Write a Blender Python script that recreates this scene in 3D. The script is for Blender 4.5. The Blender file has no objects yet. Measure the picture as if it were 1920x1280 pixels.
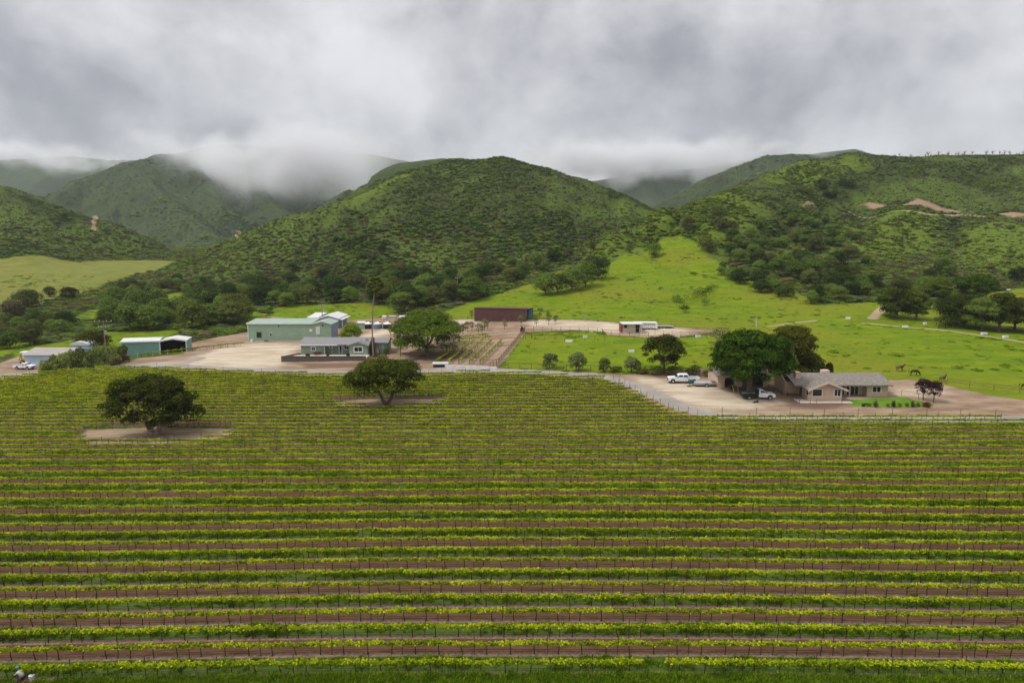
import bpy, bmesh, math, random
import numpy as np
from mathutils import Vector, Matrix
R = math.radians
# ------------------------------------------------------------------ camera, sky, sun, exposure
scene = bpy.context.scene
COL = scene.collection
CAM_H, PITCH, FPX = 31.0, R(8.5), 1280.0          # drone height in metres, downward tilt, focal length in photo pixels
cam_d = bpy.data.cameras.new('camera'); cam = bpy.data.objects.new('camera', cam_d); COL.objects.link(cam)
cam.location = (0, 0, CAM_H); cam.rotation_euler = (math.pi/2 - PITCH, 0, 0)
cam_d.sensor_fit = 'HORIZONTAL'; cam_d.sensor_width = 36.0; cam_d.lens = 36.0*FPX/1920.0
cam_d.clip_start = 0.5; cam_d.clip_end = 20000
scene.camera = cam
SUN_EL, SUN_ROT = R(56), R(252)
world = bpy.data.worlds.new('World'); scene.world = world; world.use_nodes = True
def build_world():
    nt = world.node_tree; nt.nodes.clear(); N = nt.nodes.new; L = nt.links.new
    out = N('ShaderNodeOutputWorld'); bg = N('ShaderNodeBackground'); bg.inputs['Strength'].default_value = 0.58
    sky = N('ShaderNodeTexSky'); sky.sky_type = 'NISHITA'; sky.sun_disc = False
    sky.sun_elevation = SUN_EL; sky.sun_rotation = SUN_ROT
    skys = N('ShaderNodeVectorMath'); skys.operation = 'SCALE'; skys.inputs['Scale'].default_value = 0.09
    L(sky.outputs['Color'], skys.inputs[0])
    tc = N('ShaderNodeTexCoord'); sep = N('ShaderNodeSeparateXYZ'); L(tc.outputs['Generated'], sep.inputs[0])
    def m(op, a, b=None, c=None, clamp=False):
        n = N('ShaderNodeMath'); n.operation = op; n.use_clamp = clamp
        for i, v in enumerate((a, b, c)):
            if v is None: continue
            if isinstance(v, (int, float)): n.inputs[i].default_value = v
            else: L(v, n.inputs[i])
        return n.outputs[0]
    zc = m('MAXIMUM', sep.outputs['Z'], 0.0)
    mp = N('ShaderNodeMapping'); mp.inputs['Scale'].default_value = (1.0, 1.0, 1.15); mp.inputs['Location'].default_value = (9.2, 6.6, 3.9); L(tc.outputs['Generated'], mp.inputs['Vector'])
    def noise(scale, det, rough, dist, src):
        n = N('ShaderNodeTexNoise'); n.inputs['Scale'].default_value = scale; n.inputs['Detail'].default_value = det
        n.inputs['Roughness'].default_value = rough; n.inputs['Distortion'].default_value = dist
        L(src, n.inputs['Vector']); return n
    warp = noise(2.2, 3, .5, 0, mp.outputs[0])
    wv = N('ShaderNodeVectorMath'); wv.operation = 'SCALE'; L(warp.outputs['Color'], wv.inputs[0]); wv.inputs['Scale'].default_value = .13
    off = N('ShaderNodeVectorMath'); off.operation = 'ADD'; L(mp.outputs[0], off.inputs[0]); L(wv.outputs[0], off.inputs[1])
    n1 = noise(3.4, 9, .58, 0, off.outputs[0]).outputs['Fac']; n2 = noise(9.0, 7, .58, .3, off.outputs[0]).outputs['Fac']; n3 = noise(1.2, 2, .5, 0, mp.outputs[0]).outputs['Fac']
    s = m('ADD', m('ADD', m('MULTIPLY', n1, 0.62), m('MULTIPLY', n2, 0.13)), m('MULTIPLY', n3, 0.25))
    ramp = N('ShaderNodeValToRGB'); L(s, ramp.inputs[0]); e = ramp.color_ramp.elements
    e[0].position = 0.36; e[0].color = (0.30, 0.30, 0.335, 1)
    e[1].position = 0.585; e[1].color = (0.90, 0.90, 0.93, 1)
    for p, c in ((0.42, (0.41, 0.41, 0.45, 1)), (0.47, (0.56, 0.56, 0.595, 1)), (0.525, (0.73, 0.73, 0.76, 1))):
        q = e.new(p); q.color = c
    # an overcast sky grows brighter towards the zenith, all the way round
    f = m('ADD', m('MULTIPLY', m('MULTIPLY', zc, zc), 1.35), 0.80)
    cl = N('ShaderNodeVectorMath'); cl.operation = 'SCALE'; L(ramp.outputs['Color'], cl.inputs[0]); L(f, cl.inputs['Scale'])
    mx = N('ShaderNodeMix'); mx.data_type = 'RGBA'; mx.inputs['Factor'].default_value = 0.94
    L(skys.outputs[0], mx.inputs['A']); L(cl.outputs[0], mx.inputs['B'])
    L(mx.outputs['Result'], bg.inputs['Color']); L(bg.outputs[0], out.inputs['Surface'])
build_world()
sun_d = bpy.data.lights.new('sun', 'SUN'); sun = bpy.data.objects.new('sun', sun_d); COL.objects.link(sun)
sun_d.energy = 1.5; sun_d.angle = R(13); sun_d.color = (1.0, 0.96, 0.90)
sun.location = (0, 0, 400); sun.rotation_euler = (math.pi/2 - SUN_EL, 0, math.pi - SUN_ROT)
scene.view_settings.view_transform = 'Standard'; scene.view_settings.look = 'None'
scene.view_settings.exposure = 0.86; scene.view_settings.gamma = 1.0; scene.view_settings.use_curve_mapping = False
scene.render.engine = 'CYCLES'
cy = scene.cycles
cy.max_bounces = 5; cy.diffuse_bounces = 2; cy.glossy_bounces = 2; cy.transmission_bounces = 2; cy.transparent_max_bounces = 6
cy.volume_bounces = 2; cy.caustics_reflective = False; cy.caustics_refractive = False
cy.use_denoising = True; cy.denoiser = 'OPENIMAGEDENOISE'; cy.denoising_prefilter = 'ACCURATE'
cy.use_adaptive_sampling = True; cy.adaptive_threshold = 0.015

# ------------------------------------------------------------------ pixel -> ray, noise
SP, CP = math.sin(PITCH), math.cos(PITCH)
def ray(px, py):
    u = (np.asarray(px, float) - 960)/FPX; v = (640 - np.asarray(py, float))/FPX
    return u, CP + v*SP, -SP + v*CP                        # x, y, z of the viewing direction
def at(px, py, Y):
    dx, dy, dz = ray(px, py); t = Y/dy
    return (float(dx*t), float(Y), float(CAM_H + dz*t))
def to_px(x, y, z):
    dep = y*CP - (z - CAM_H)*SP; up = y*SP + (z - CAM_H)*CP
    return 960 + FPX*x/dep, 640 - FPX*up/dep
def ss(a, b, x):
    t = np.clip((np.asarray(x, float) - a)/(b - a), 0, 1); return t*t*(3 - 2*t)
def _hash(ix, iy, seed):
    h = (ix.astype(np.int64)*374761393 + iy.astype(np.int64)*668265263 + seed*974634777) & 0xffffffff
    h = ((h ^ (h >> 13))*1274126177) & 0xffffffff
    return ((h ^ (h >> 16)) & 0xffffff)/float(0xffffff)
def vnoise(x, y, seed=0):
    ix = np.floor(x); iy = np.floor(y); fx = x - ix; fy = y - iy
    fx = fx*fx*fx*(fx*(fx*6 - 15) + 10); fy = fy*fy*fy*(fy*(fy*6 - 15) + 10)
    a = _hash(ix, iy, seed); b = _hash(ix+1, iy, seed); c = _hash(ix, iy+1, seed); d = _hash(ix+1, iy+1, seed)
    return ((a*(1-fx) + b*fx)*(1-fy) + (c*(1-fx) + d*fx)*fy)*2 - 1
def fbm(x, y, oct=4, seed=0, gain=0.5):
    x = np.asarray(x, float); y = np.asarray(y, float); s = 0; a = 1.0; n = 0
    for o in range(oct):
        s = s + a*vnoise(x*2**o + 17.3*o, y*2**o - 9.1*o, seed + o); n += a; a *= gain
    return s/n

# ------------------------------------------------------------------ meshes, things, parts
def link(o, parent=None):
    COL.objects.link(o)
    if parent is not None: o.parent = parent
    return o
def mesh_np(name, V, F, mat=None, smooth=False, midx=None, mats=None):
    """V (n,3) array, F (m,k) array of equal sized faces"""
    V = np.asarray(V, np.float32); F = np.asarray(F, np.int32); k = F.shape[1]
    me = bpy.data.meshes.new(name)
    me.vertices.add(len(V)); me.vertices.foreach_set('co', V.ravel())
    me.loops.add(F.size); me.loops.foreach_set('vertex_index', F.ravel())
    me.polygons.add(len(F)); me.polygons.foreach_set('loop_start', np.arange(0, F.size, k, dtype=np.int32))
    try: me.polygons.foreach_set('loop_total', np.full(len(F), k, np.int32))
    except Exception: pass
    for m_ in (mats or [mat]):
        if m_: me.materials.append(m_)
    if midx is not None: me.polygons.foreach_set('material_index', np.asarray(midx, np.int32))
    if smooth: me.polygons.foreach_set('use_smooth', np.ones(len(F), bool))
    me.update(calc_edges=True); return me
class MB:
    def __init__(s): s.v = []; s.f = []
    def add(s, vs, fs):
        o = len(s.v); s.v += [tuple(p) for p in vs]; s.f += [tuple(i + o for i in f) for f in fs]; return s
    def box(s, x0, x1, y0, y1, z0, z1):
        return s.add([(x0,y0,z0),(x1,y0,z0),(x1,y1,z0),(x0,y1,z0),(x0,y0,z1),(x1,y0,z1),(x1,y1,z1),(x0,y1,z1)],
                     [(3,2,1,0),(4,5,6,7),(0,1,5,4),(1,2,6,5),(2,3,7,6),(3,0,4,7)])
    def prism(s, poly, a0, a1, axis='y'):
        """polygon given in the plane across axis, extruded from a0 to a1"""
        n = len(poly)
        def P(p, a): return (p[0], a, p[1]) if axis == 'y' else ((a, p[0], p[1]) if axis == 'x' else (p[0], p[1], a))
        vs = [P(p, a0) for p in poly] + [P(p, a1) for p in poly]
        fs = [tuple(range(n)), tuple(range(2*n - 1, n - 1, -1))] + [(i, i + n, (i+1) % n + n, (i+1) % n) for i in range(n)]
        return s.add(vs, fs)
    def tube(s, pts, rad, n=8, cap=True):
        pts = [Vector(p) for p in pts]; rad = rad if isinstance(rad, (list, tuple)) else [rad]*len(pts)
        rings = []; ref = None
        for i, p in enumerate(pts):
            d = (pts[min(i+1, len(pts)-1)] - pts[max(i-1, 0)]).normalized()
            if ref is None: ref = Vector((1,0,0)) if abs(d.x) < .8 else Vector((0,1,0))
            a = (ref - d*ref.dot(d)).normalized(); b = d.cross(a); ref = a
            rings.append([p + (a*math.cos(t) + b*math.sin(t))*rad[i] for t in [2*math.pi*j/n for j in range(n)]])
        vs = [q for r in rings for q in r]
        fs = [(i*n+j, i*n+(j+1) % n, (i+1)*n+(j+1) % n, (i+1)*n+j) for i in range(len(pts)-1) for j in range(n)]
        if cap: fs += [tuple(range(n-1, -1, -1)), tuple(range((len(pts)-1)*n, len(pts)*n))]
        return s.add(vs, fs)
    def cyl(s, c, r, h, axis='z', n=16, r2=None):
        d = {'x': (h,0,0), 'y': (0,h,0), 'z': (0,0,h)}[axis]
        return s.tube([c, (c[0]+d[0], c[1]+d[1], c[2]+d[2])], [r, r if r2 is None else r2], n)
    def mesh(s, name, mat, smooth=False, bevel=0):
        me = bpy.data.meshes.new(name); me.from_pydata(s.v, [], s.f)
        bm = bmesh.new(); bm.from_mesh(me); bmesh.ops.recalc_face_normals(bm, faces=bm.faces)
        if bevel: bmesh.ops.bevel(bm, geom=[e for e in bm.edges if e.is_manifold and e.calc_face_angle(0) > .5], offset=bevel, segments=1 if bevel < .04 else 2, affect='EDGES', clamp_overlap=True)
        bm.to_mesh(me); bm.free()
        if smooth: me.polygons.foreach_set('use_smooth', [True]*len(me.polygons))
        me.materials.append(mat); return me
    def build(s, name, mat, parent=None, smooth=False, bevel=0):
        return link(bpy.data.objects.new(name, s.mesh(name, mat, smooth, bevel)), parent)
def box(name, mat, parent, *b, bevel=0): return MB().box(*b).build(name, mat, parent, bevel=bevel)
def tag(o, label=None, cat=None, group=None, kind=None):
    for k, v in (('label', label), ('category', cat), ('group', group), ('kind', kind)):
        if v: o[k] = v
    return o
def thing(name, label, cat, loc=(0,0,0), rz=0, group=None):
    o = link(bpy.data.objects.new(name, None)); o.empty_display_size = .3
    o.location = loc; o.rotation_euler = (0, 0, rz); return tag(o, label, cat, group)
def copy_tree(o, parent=None):
    c = o.copy(); COL.objects.link(c); c.parent = parent
    for ch in list(o.children): copy_tree(ch, c)
    return c

# ------------------------------------------------------------------ materials
MATS = {}
def new_mat(name):
    m = bpy.data.materials.new(name); m.use_nodes = True; MATS[name] = m
    nt = m.node_tree; b = nt.nodes['Principled BSDF']; return m, nt, b
def nmath(nt, op, a, b=None, c=None, clamp=False):
    n = nt.nodes.new('ShaderNodeMath'); n.operation = op; n.use_clamp = clamp
    for i, v in enumerate((a, b, c)):
        if v is None: continue
        if isinstance(v, (int, float)): n.inputs[i].default_value = v
        else: nt.links.new(v, n.inputs[i])
    return n.outputs[0]
def nmix(nt, fac, a, b, mode='MIX'):
    n = nt.nodes.new('ShaderNodeMix'); n.data_type = 'RGBA'; n.blend_type = mode; n.clamp_factor = True
    for k, v in (('Factor', fac), ('A', a), ('B', b)):
        i = n.inputs[k] if k == 'Factor' else [q for q in n.inputs if q.name == k and q.type == 'RGBA'][0]
        if isinstance(v, (int, float)): i.default_value = v
        elif isinstance(v, tuple): i.default_value = (*v[:3], 1)
        else: nt.links.new(v, i)
    return [q for q in n.outputs if q.type == 'RGBA'][0]
def nnoise(nt, scale, det=4, rough=.55, vec=None, dist=0, stretch=None):
    n = nt.nodes.new('ShaderNodeTexNoise'); n.inputs['Scale'].default_value = scale; n.inputs['Detail'].default_value = det
    n.inputs['Roughness'].default_value = rough; n.inputs['Distortion'].default_value = dist
    if stretch is not None:
        mp = nt.nodes.new('ShaderNodeMapping'); mp.inputs['Scale'].default_value = stretch
        if vec is None: vec = nt.nodes.new('ShaderNodeTexCoord').outputs['Object']
        nt.links.new(vec, mp.inputs['Vector']); vec = mp.outputs[0]
    elif vec is None: vec = nt.nodes.new('ShaderNodeTexCoord').outputs['Object']
    nt.links.new(vec, n.inputs['Vector']); return n.outputs['Fac']
def nstep(nt, x, a, b):
    n = nt.nodes.new('ShaderNodeMapRange'); n.interpolation_type = 'SMOOTHSTEP'
    nt.links.new(x, n.inputs['Value'])
    n.inputs['From Min'].default_value = a; n.inputs['From Max'].default_value = b; return n.outputs['Result']
def nbump(nt, h, strength, dist):
    n = nt.nodes.new('ShaderNodeBump'); n.inputs['Strength'].default_value = strength; n.inputs['Distance'].default_value = dist
    nt.links.new(h, n.inputs['Height']); return n.outputs[0]
def plain(name, col, rough=.7, var=.12, scale=1.5, metal=0, bump=0, stretch=None, spec=.3, streak=None):
    """painted, worn surface: colour with blotches of wear and fine grain"""
    m, nt, b = new_mat(name)
    n1 = nnoise(nt, scale, 5, .6, stretch=stretch); n2 = nnoise(nt, scale*9, 3, .6)
    f = nmath(nt, 'ADD', nmath(nt, 'MULTIPLY', n1, .7), nmath(nt, 'MULTIPLY', n2, .3))
    lo = tuple(c*(1 - var*1.6) for c in col); hi = tuple(min(1, c*(1 + var)) for c in col)
    c = nmix(nt, nstep(nt, f, .3, .7), lo, hi)
    if streak:                                             # ribs of a profiled sheet
        w = nt.nodes.new('ShaderNodeTexWave'); w.bands_direction = streak[0]; w.inputs['Scale'].default_value = streak[1]
        nt.links.new(nt.nodes.new('ShaderNodeTexCoord').outputs['Object'], w.inputs['Vector'])
        nt.links.new(nbump(nt, w.outputs['Fac'], .8, streak[2]), b.inputs['Normal'])
    elif bump: nt.links.new(nbump(nt, f, .6, bump), b.inputs['Normal'])
    nt.links.new(c, b.inputs['Base Color']); b.inputs['Roughness'].default_value = rough; b.inputs['Metallic'].default_value = metal
    b.inputs['Specular IOR Level'].default_value = spec
    return m
def leaf_mat(name, dark, light, hue=None, trans=.25, blotch=.35, rnd=.5):
    """foliage: colour differs from tree to tree, from bough to bough and from leaf to leaf"""
    m, nt, b = new_mat(name); L = nt.links.new
    oi = nt.nodes.new('ShaderNodeObjectInfo'); ge = nt.nodes.new('ShaderNodeNewGeometry')
    n1 = nnoise(nt, blotch, 3, .55)
    f = nmath(nt, 'ADD', nmath(nt, 'MULTIPLY', n1, .55), nmath(nt, 'MULTIPLY', ge.outputs['Random Per Island'], .45))
    f = nmath(nt, 'ADD', f, nmath(nt, 'MULTIPLY', nmath(nt, 'SUBTRACT', oi.outputs['Random'], .5), rnd))
    c = nmix(nt, nstep(nt, f, .22, .8), dark, light)
    if hue:
        h = nmath(nt, 'FRACT', nmath(nt, 'MULTIPLY', oi.outputs['Random'], 7.31))
        n2 = nnoise(nt, blotch*.8, 2, .5)
        c = nmix(nt, nmath(nt, 'MULTIPLY', nstep(nt, nmath(nt, 'ADD', h, nmath(nt, 'MULTIPLY', n2, .5)), .75, 1.25), hue[1]), c, hue[0])
    L(c, b.inputs['Base Color']); b.inputs['Roughness'].default_value = .9; b.inputs['Specular IOR Level'].default_value = .03
    tr = nt.nodes.new('ShaderNodeBsdfTranslucent'); L(c, tr.inputs['Color'])
    mx = nt.nodes.new('ShaderNodeMixShader'); mx.inputs[0].default_value = trans
    L(b.outputs[0], mx.inputs[1]); L(tr.outputs[0], mx.inputs[2]); L(mx.outputs[0], nt.nodes['Material Output'].inputs['Surface'])
    return m
# ------------------------------------------------------------------ the lie of the land
FS = 1.45                                              # the back ranges lie this much beyond a first estimate
def ridge(pts): return np.array([at(p[0], p[1], p[2] if p[2] < 780 else 780 + (p[2] - 780)*FS) for p in pts])
# each hill: crest lines through points (photo x, photo y, distance north in metres), slope of the flanks, roundness, kind of flank
HILLS = [
    # middle hill: summit ridge, western shoulder, spurs towards the farm
    (ridge([(725,336,600),(780,317,595),(860,301,575),(940,298,560),(1010,313,560),(1060,331,560),(1120,353,555),(1170,379,550),(1205,403,540),(1290,450,520)]), .56, 16),
    (ridge([(850,303,570),(760,332,525),(650,376,490),(560,402,482),(480,437,480),(400,473,480),(330,506,480),(250,532,490)]), .54, 10),
    (ridge([(940,298,560),(915,360,510),(890,440,455),(870,510,405)]), .62, 14),
    (ridge([(760,332,525),(735,400,470),(700,470,425),(670,525,390)]), .62, 12),
    (ridge([(1080,336,560),(1060,400,520),(1020,470,470)]), .6, 12),
    (ridge([(520,420,482),(500,480,440),(480,520,410)]), .55, 10),
    # hill behind the grass spur
    (ridge([(1370,357,520),(1450,322,570),(1520,299,600),(1560,296,600),(1600,285,600),(1640,291,600),(1700,294,605),(1800,291,605),(1920,291,600),(2150,300,590),(2500,330,580)]), .50, 14),
    (ridge([(1760,295,600),(1740,350,530),(1690,392,470),(1640,430,430),(1600,480,390)]), .52, 10),
    (ridge([(1920,300,590),(1900,380,490),(1870,430,420),(1850,490,360)]), .45, 14),
    (ridge([(2200,330,560),(2150,420,430),(2050,500,340)]), .40, 16),
    # western hill
    (ridge([(-500,300,560),(-150,328,560),(0,352,560),(90,384,560),(180,413,560),(240,451,555),(290,488,550)]), .52, 10),
    (ridge([(0,352,560),(40,420,500),(60,470,465)]), .5, 12),
    # peak under the cloud and its spurs
    (ridge([(40,410,1050),(95,372,1120),(150,336,1200),(240,306,1250),(300,289,1300),(345,286,1350),(450,296,1400),(560,320,1420),(640,345,1400),(760,380,1350)]), .62, 12),
    (ridge([(240,306,1250),(310,370,1130),(380,425,1020),(440,468,930)]), .62, 10),
    (ridge([(450,296,1400),(490,360,1240),(540,410,1120),(600,450,1000)]), .60, 14),
    (ridge([(345,286,1350),(390,350,1220),(430,400,1130)]), .62, 10),
    (ridge([(620,400,800),(520,425,800),(430,455,790),(370,478,780)]), .5, 12),
    # far range west and east
    (ridge([(-500,270,2300),(0,300,2200),(140,295,2200),(200,299,2200),(260,300,2250),(420,270,2500),(700,290,2600),(900,330,2500)]), .55, 30),
    (ridge([(140,295,2200),(60,350,1900),(0,400,1600)]), .6, 20),
    (ridge([(980,360,1950),(1050,345,1900),(1120,338,1900),(1200,322,1900),(1300,316,1900),(1400,300,2000),(1600,280,2100)]), .55, 25),
    (ridge([(1200,322,1900),(1215,370,1700),(1240,400,1500)]), .6, 15),
    (ridge([(1180,415,1150),(1230,385,1200),(1300,346,1250),(1380,313,1300),(1440,292,1300),(1480,287,1320),(1540,290,1350),(1700,300,1300)]), .62, 10),
    (ridge([(755,306,900),(830,297,900),(900,301,900),(960,320,900)]), .6, 14),
]
# the grass spur east of the barn has a long soft foot
SPUR = ridge([(760,598,262),(830,585,280),(900,560,305),(1000,531,335),(1100,481,365),(1200,421,398),(1300,373,428),(1370,356,452),(1440,350,500),(1500,330,540)])
SPUR2 = ridge([(1370,356,452),(1400,430,385),(1430,500,330),(1450,560,285)])
def seg_eval(x, y, P, fn, acc, dm=None):
    for a, b in zip(P[:-1], P[1:]):
        dx, dy = b[0]-a[0], b[1]-a[1]; t = np.clip(((x-a[0])*dx + (y-a[1])*dy)/(dx*dx + dy*dy), 0, 1)
        d = np.hypot(x - a[0] - t*dx, y - a[1] - t*dy); acc = np.maximum(acc, fn(a[2] + (b[2]-a[2])*t, d))
        if dm is not None: np.minimum(dm, d, out=dm)
    return acc
def smax(a, b, k):
    h = np.clip(.5 + .5*(a - b)/k, 0, 1); return b + (a - b)*h + k*h*(1 - h)
def H(x, y):
    x = np.asarray(x, float); y = np.asarray(y, float)
    z = -2.3*ss(-76,-116,x)*ss(112,150,y)*(1 - ss(230,330,y)) - .55*ss(12,60,x)*(1 - ss(80,125,y)) - .5*ss(-8,-46,x)*(1 - ss(55,100,y))
    z = z + .22*fbm(x/55, y/55, 2, 5)*ss(20,60,np.abs(x)+y*.3) + 9*ss(360,760,y) + 25*ss(800,1800,y)
    z = z + 13*ss(-130,-270,x)*ss(200,470,y) + 5.5*ss(60,170,x)*ss(165,300,y)
    z = z - 2.0*ss(16,4,np.abs(y - 262 - .06*(x + 170)))*ss(-60,-110,x)      # creek bed west of the barns
    far = ss(300, 420, y)
    dm = np.full(z.shape, 1e3)
    for P, s, r in HILLS:
        acc = np.full(z.shape, -1e3)
        acc = seg_eval(x, y, P, lambda zt, d: zt - s*(np.sqrt(d*d + r*r) - r), acc, dm)
        z = smax(z, acc, 7.0)
    acc = np.zeros(z.shape)
    acc = seg_eval(x, y, SPUR, lambda zt, d: zt*np.exp(-(np.sqrt(d*d + 400) - 20)/(52 + .5*zt)), acc)
    acc = seg_eval(x, y, SPUR2, lambda zt, d: zt*np.exp(-(np.sqrt(d*d + 200) - 14)/(34 + .4*zt)), acc)
    acc = acc - 4*(1 - ss(0, 3, acc))
    z = smax(z, acc, 3.0)
    n = fbm(x/70, y/70, 4, 11); g = 1 - np.abs(fbm(x/62 + .3*n, y/120, 3, 23))
    hi = ss(8, 45, z)
    z = z + hi*(.4 + .6*ss(0, 30, dm))*2.6*n - hi*ss(3, 38, dm)*8.5*ss(.72, 1.0, g) + ss(900,1300,y)*(5*fbm(x/160, y/160, 4, 31) - 11*ss(6, 60, dm)*ss(.80, 1, 1 - np.abs(fbm(x/130, y/220, 3, 41))))
    gx, gy = GULLY; q = np.hypot((x - gx)/13, (y - gy)/9); z = z - 3.2*np.exp(-q*q)
    return z
GULLY = (1e6, 1e6)
_T = np.concatenate([np.arange(28, 420, .4), np.geomspace(420, 3900, 900)])
def G(px, py):
    """point where the line of sight of a photo pixel meets the land"""
    dx, dy, dz = ray(px, py); X = dx*_T/dy; Z = CAM_H + dz*_T/dy; h = H(X, _T); b = np.nonzero(Z < h)[0]
    if not len(b): return (float(X[-1]), float(_T[-1]), float(h[-1]))
    i = max(1, b[0]); a0 = Z[i-1] - h[i-1]; a1 = Z[i] - h[i]; f = a0/(a0 - a1) if a0 != a1 else 0
    y = _T[i-1] + f*(_T[i] - _T[i-1]); x = float(dx*y/dy); return (x, float(y), float(H(np.array([x]), np.array([y]))[0]))
GULLY = G(1300, 556)[:2]
def hz(x, y): return float(H(np.array([x]), np.array([y]))[0])
def ppm(p):                                                # photo pixels per metre at a point
    return FPX/(p[1]*CP - (p[2] - CAM_H)*SP)
def gpoly(pts): return np.array([G(*p)[:2] for p in pts])
def sdf_poly(x, y, P):
    d = np.full(x.shape, 1e9); inside = np.zeros(x.shape, bool); n = len(P)
    for i in range(n):
        a = P[i]; b = P[(i+1) % n]; ex, ey = b - a; wx, wy = x - a[0], y - a[1]
        t = np.clip((wx*ex + wy*ey)/(ex*ex + ey*ey + 1e-9), 0, 1); d = np.minimum(d, np.hypot(wx - t*ex, wy - t*ey))
        c = ((a[1] <= y) & (b[1] > y)) | ((b[1] <= y) & (a[1] > y))
        inside ^= c & (x < a[0] + (y - a[1])/(ey if abs(ey) > 1e-9 else 1e-9)*ex)
    return np.where(inside, d, -d)
def sdf_line(x, y, P, w):
    d = np.full(x.shape, 1e9)
    for a, b in zip(P[:-1], P[1:]):
        ex, ey = b - a; t = np.clip(((x-a[0])*ex + (y-a[1])*ey)/(ex*ex + ey*ey + 1e-9), 0, 1); d = np.minimum(d, np.hypot(x-a[0]-t*ex, y-a[1]-t*ey))
    return w - d
# ---- zones of the ground, outlined where they lie in the photograph
VINE_EDGE = [(-60,716),(0,711),(100,700),(200,691),(300,693),(400,697),(520,702),(640,705),(760,703),(900,700),(1000,702),(1130,711),(1165,725),(1205,748),(1245,769),(1290,781),(1350,784),(1920,787),(2080,787)]
VP = gpoly(VINE_EDGE); V0Y = 44.2
VP = np.vstack([[(-150, VP[0][1] - 6)], VP, [(150, VP[-1][1]), (150, V0Y), (-150, V0Y)]])
DIRT = [gpoly(p) for p in (
    [(-90,722),(0,712),(60,703),(100,699),(140,694),(110,672),(70,668),(36,668),(0,681),(-90,692)],
    [(195,692),(215,684),(262,671),(345,664),(345,645),(420,630),(465,622),(500,606),(560,597),(640,602),(700,597),(760,590),(850,599),(1000,598),(1110,601),(1240,612),(1335,617),(1345,622),(1250,634),(1140,628),(1128,618),(985,622),(934,690),(1190,703),(1310,690),(1330,700),(1475,716),(1690,712),(1716,711),(1780,724),(1850,740),(1920,750),(2080,760),(2080,788),(1350,786),(1290,782),(1245,770),(1205,749),(1165,726),(1130,712),(1000,703),(900,701),(760,704),(640,706),(520,703),(400,698),(300,694)],
    [(142,818),(165,806),(290,800),(420,803),(440,812),(400,824),(290,833),(170,834)],
    [(628,756),(650,750),(724,747),(826,748),(832,755),(800,762),(724,766),(640,763)],
    [(480,604),(510,594),(540,596),(520,606)],
)]
PALE = [gpoly(p) for p in (
    [(345,690),(368,668),(420,652),(470,642),(560,648),(545,672),(520,688),(430,692)],
    [(750,600),(890,599),(892,606),(820,608),(752,606)],
    [(985,600),(1110,602),(1240,614),(1310,620),(1240,626),(1170,626),(1060,616),(1000,612)],
    [(640,640),(700,622),(760,606),(770,612),(710,632),(668,646)],
    [(1190,706),(1260,714),(1340,722),(1400,738),(1470,752),(1420,762),(1320,768),(1270,752),(1225,730)],
    [(1690,730),(1760,728),(1775,736),(1720,742),(1670,740)],
)]
DARK = [gpoly(p) for p in (                                 # darker soil: disturbed before the houses, plain dark patches beneath the trees
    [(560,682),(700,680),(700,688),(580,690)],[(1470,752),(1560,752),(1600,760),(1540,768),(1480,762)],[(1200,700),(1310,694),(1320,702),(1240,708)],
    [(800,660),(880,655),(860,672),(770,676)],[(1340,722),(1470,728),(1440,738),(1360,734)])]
MEADOW = [gpoly(p) for p in (
    [(985,623),(1125,621),(1140,629),(1250,636),(1345,624),(1340,690),(1310,691),(1190,702),(934,690)],
    [(505,606),(512,578),(560,570),(640,568),(742,570),(745,590),(700,596),(640,601),(560,596)],
    [(20,668),(40,652),(120,640),(200,622),(330,618),(345,640),(345,662),(250,660),(130,655),(60,672)],
    [(150,592),(190,574),(270,558),(330,549),(404,543),(412,566),(330,574),(250,580),(180,598)],[(60,600),(110,592),(150,596),(130,612),(80,612)],[(-40,640),(20,625),(60,640),(10,668),(-40,670)],
    [(430,600),(460,580),(505,590),(500,604),(440,615)],
    [(-120,610),(-120,484),(0,486),(150,492),(240,488),(330,490),(310,502),(250,514),(200,530),(160,548),(110,556),(70,570),(30,585)],
    [(760,602),(830,585),(900,560),(1000,531),(1050,508),(1140,498),(1160,482),(1215,472),(1275,440),(1300,452),(1345,490),(1400,524),(1480,545),(1545,572),(1640,566),(1660,570),(1720,590),(1760,570),(1800,556),(1870,548),(1920,540),(2150,560),(2150,770),(1920,752),(1850,742),(1780,726),(1716,713),(1690,714),(1475,718),(1330,702),(1312,640),(1345,618),(1240,611),(1110,600),(1000,597),(850,598)],
)]
LAWN = gpoly([(1585,753),(1592,747),(1700,744),(1716,750),(1748,756),(1752,762),(1700,764),(1605,762)])
ROAD = [gpoly(p) for p in ([(-90,714),(-30,707),(40,701),(110,695),(170,692),(215,687),(290,682),(350,678),(372,672)],
                           [(240,689),(330,687),(450,692),(640,699),(760,698),(830,693),(930,695),(1010,697),(1090,702),(1150,710),(1195,724),(1235,742),(1285,766),(1330,778),(1420,783),(1920,785),(2080,785)])]
TRACK = [gpoly(p) for p in ([(1620,606),(1660,609),(1700,613),(1780,620),(1850,630),(1920,641),(2000,652)],
                            [(1440,612),(1480,606),(1530,601)],[(1636,597),(1650,582),(1668,568)],[(1770,540),(1800,532)])]
SCAR = [gpoly(p) for p in ([(1600,388),(1640,381),(1665,386),(1640,393)],[(1690,386),(1720,373),(1760,386),(1810,392),(1760,396)],[(1505,386),(1520,379),(1530,388)],[(1770,538),(1790,528),(1815,530),(1800,541)],
                           [(172,404),(184,406),(180,432),(173,430)],[(1870,402),(1910,398),(1940,408),(1900,408)],[(440,436),(452,428),(446,446)])]
CUT = [gpoly([(1590,396),(1700,396),(1800,402),(1920,410),(2050,418)])]
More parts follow.
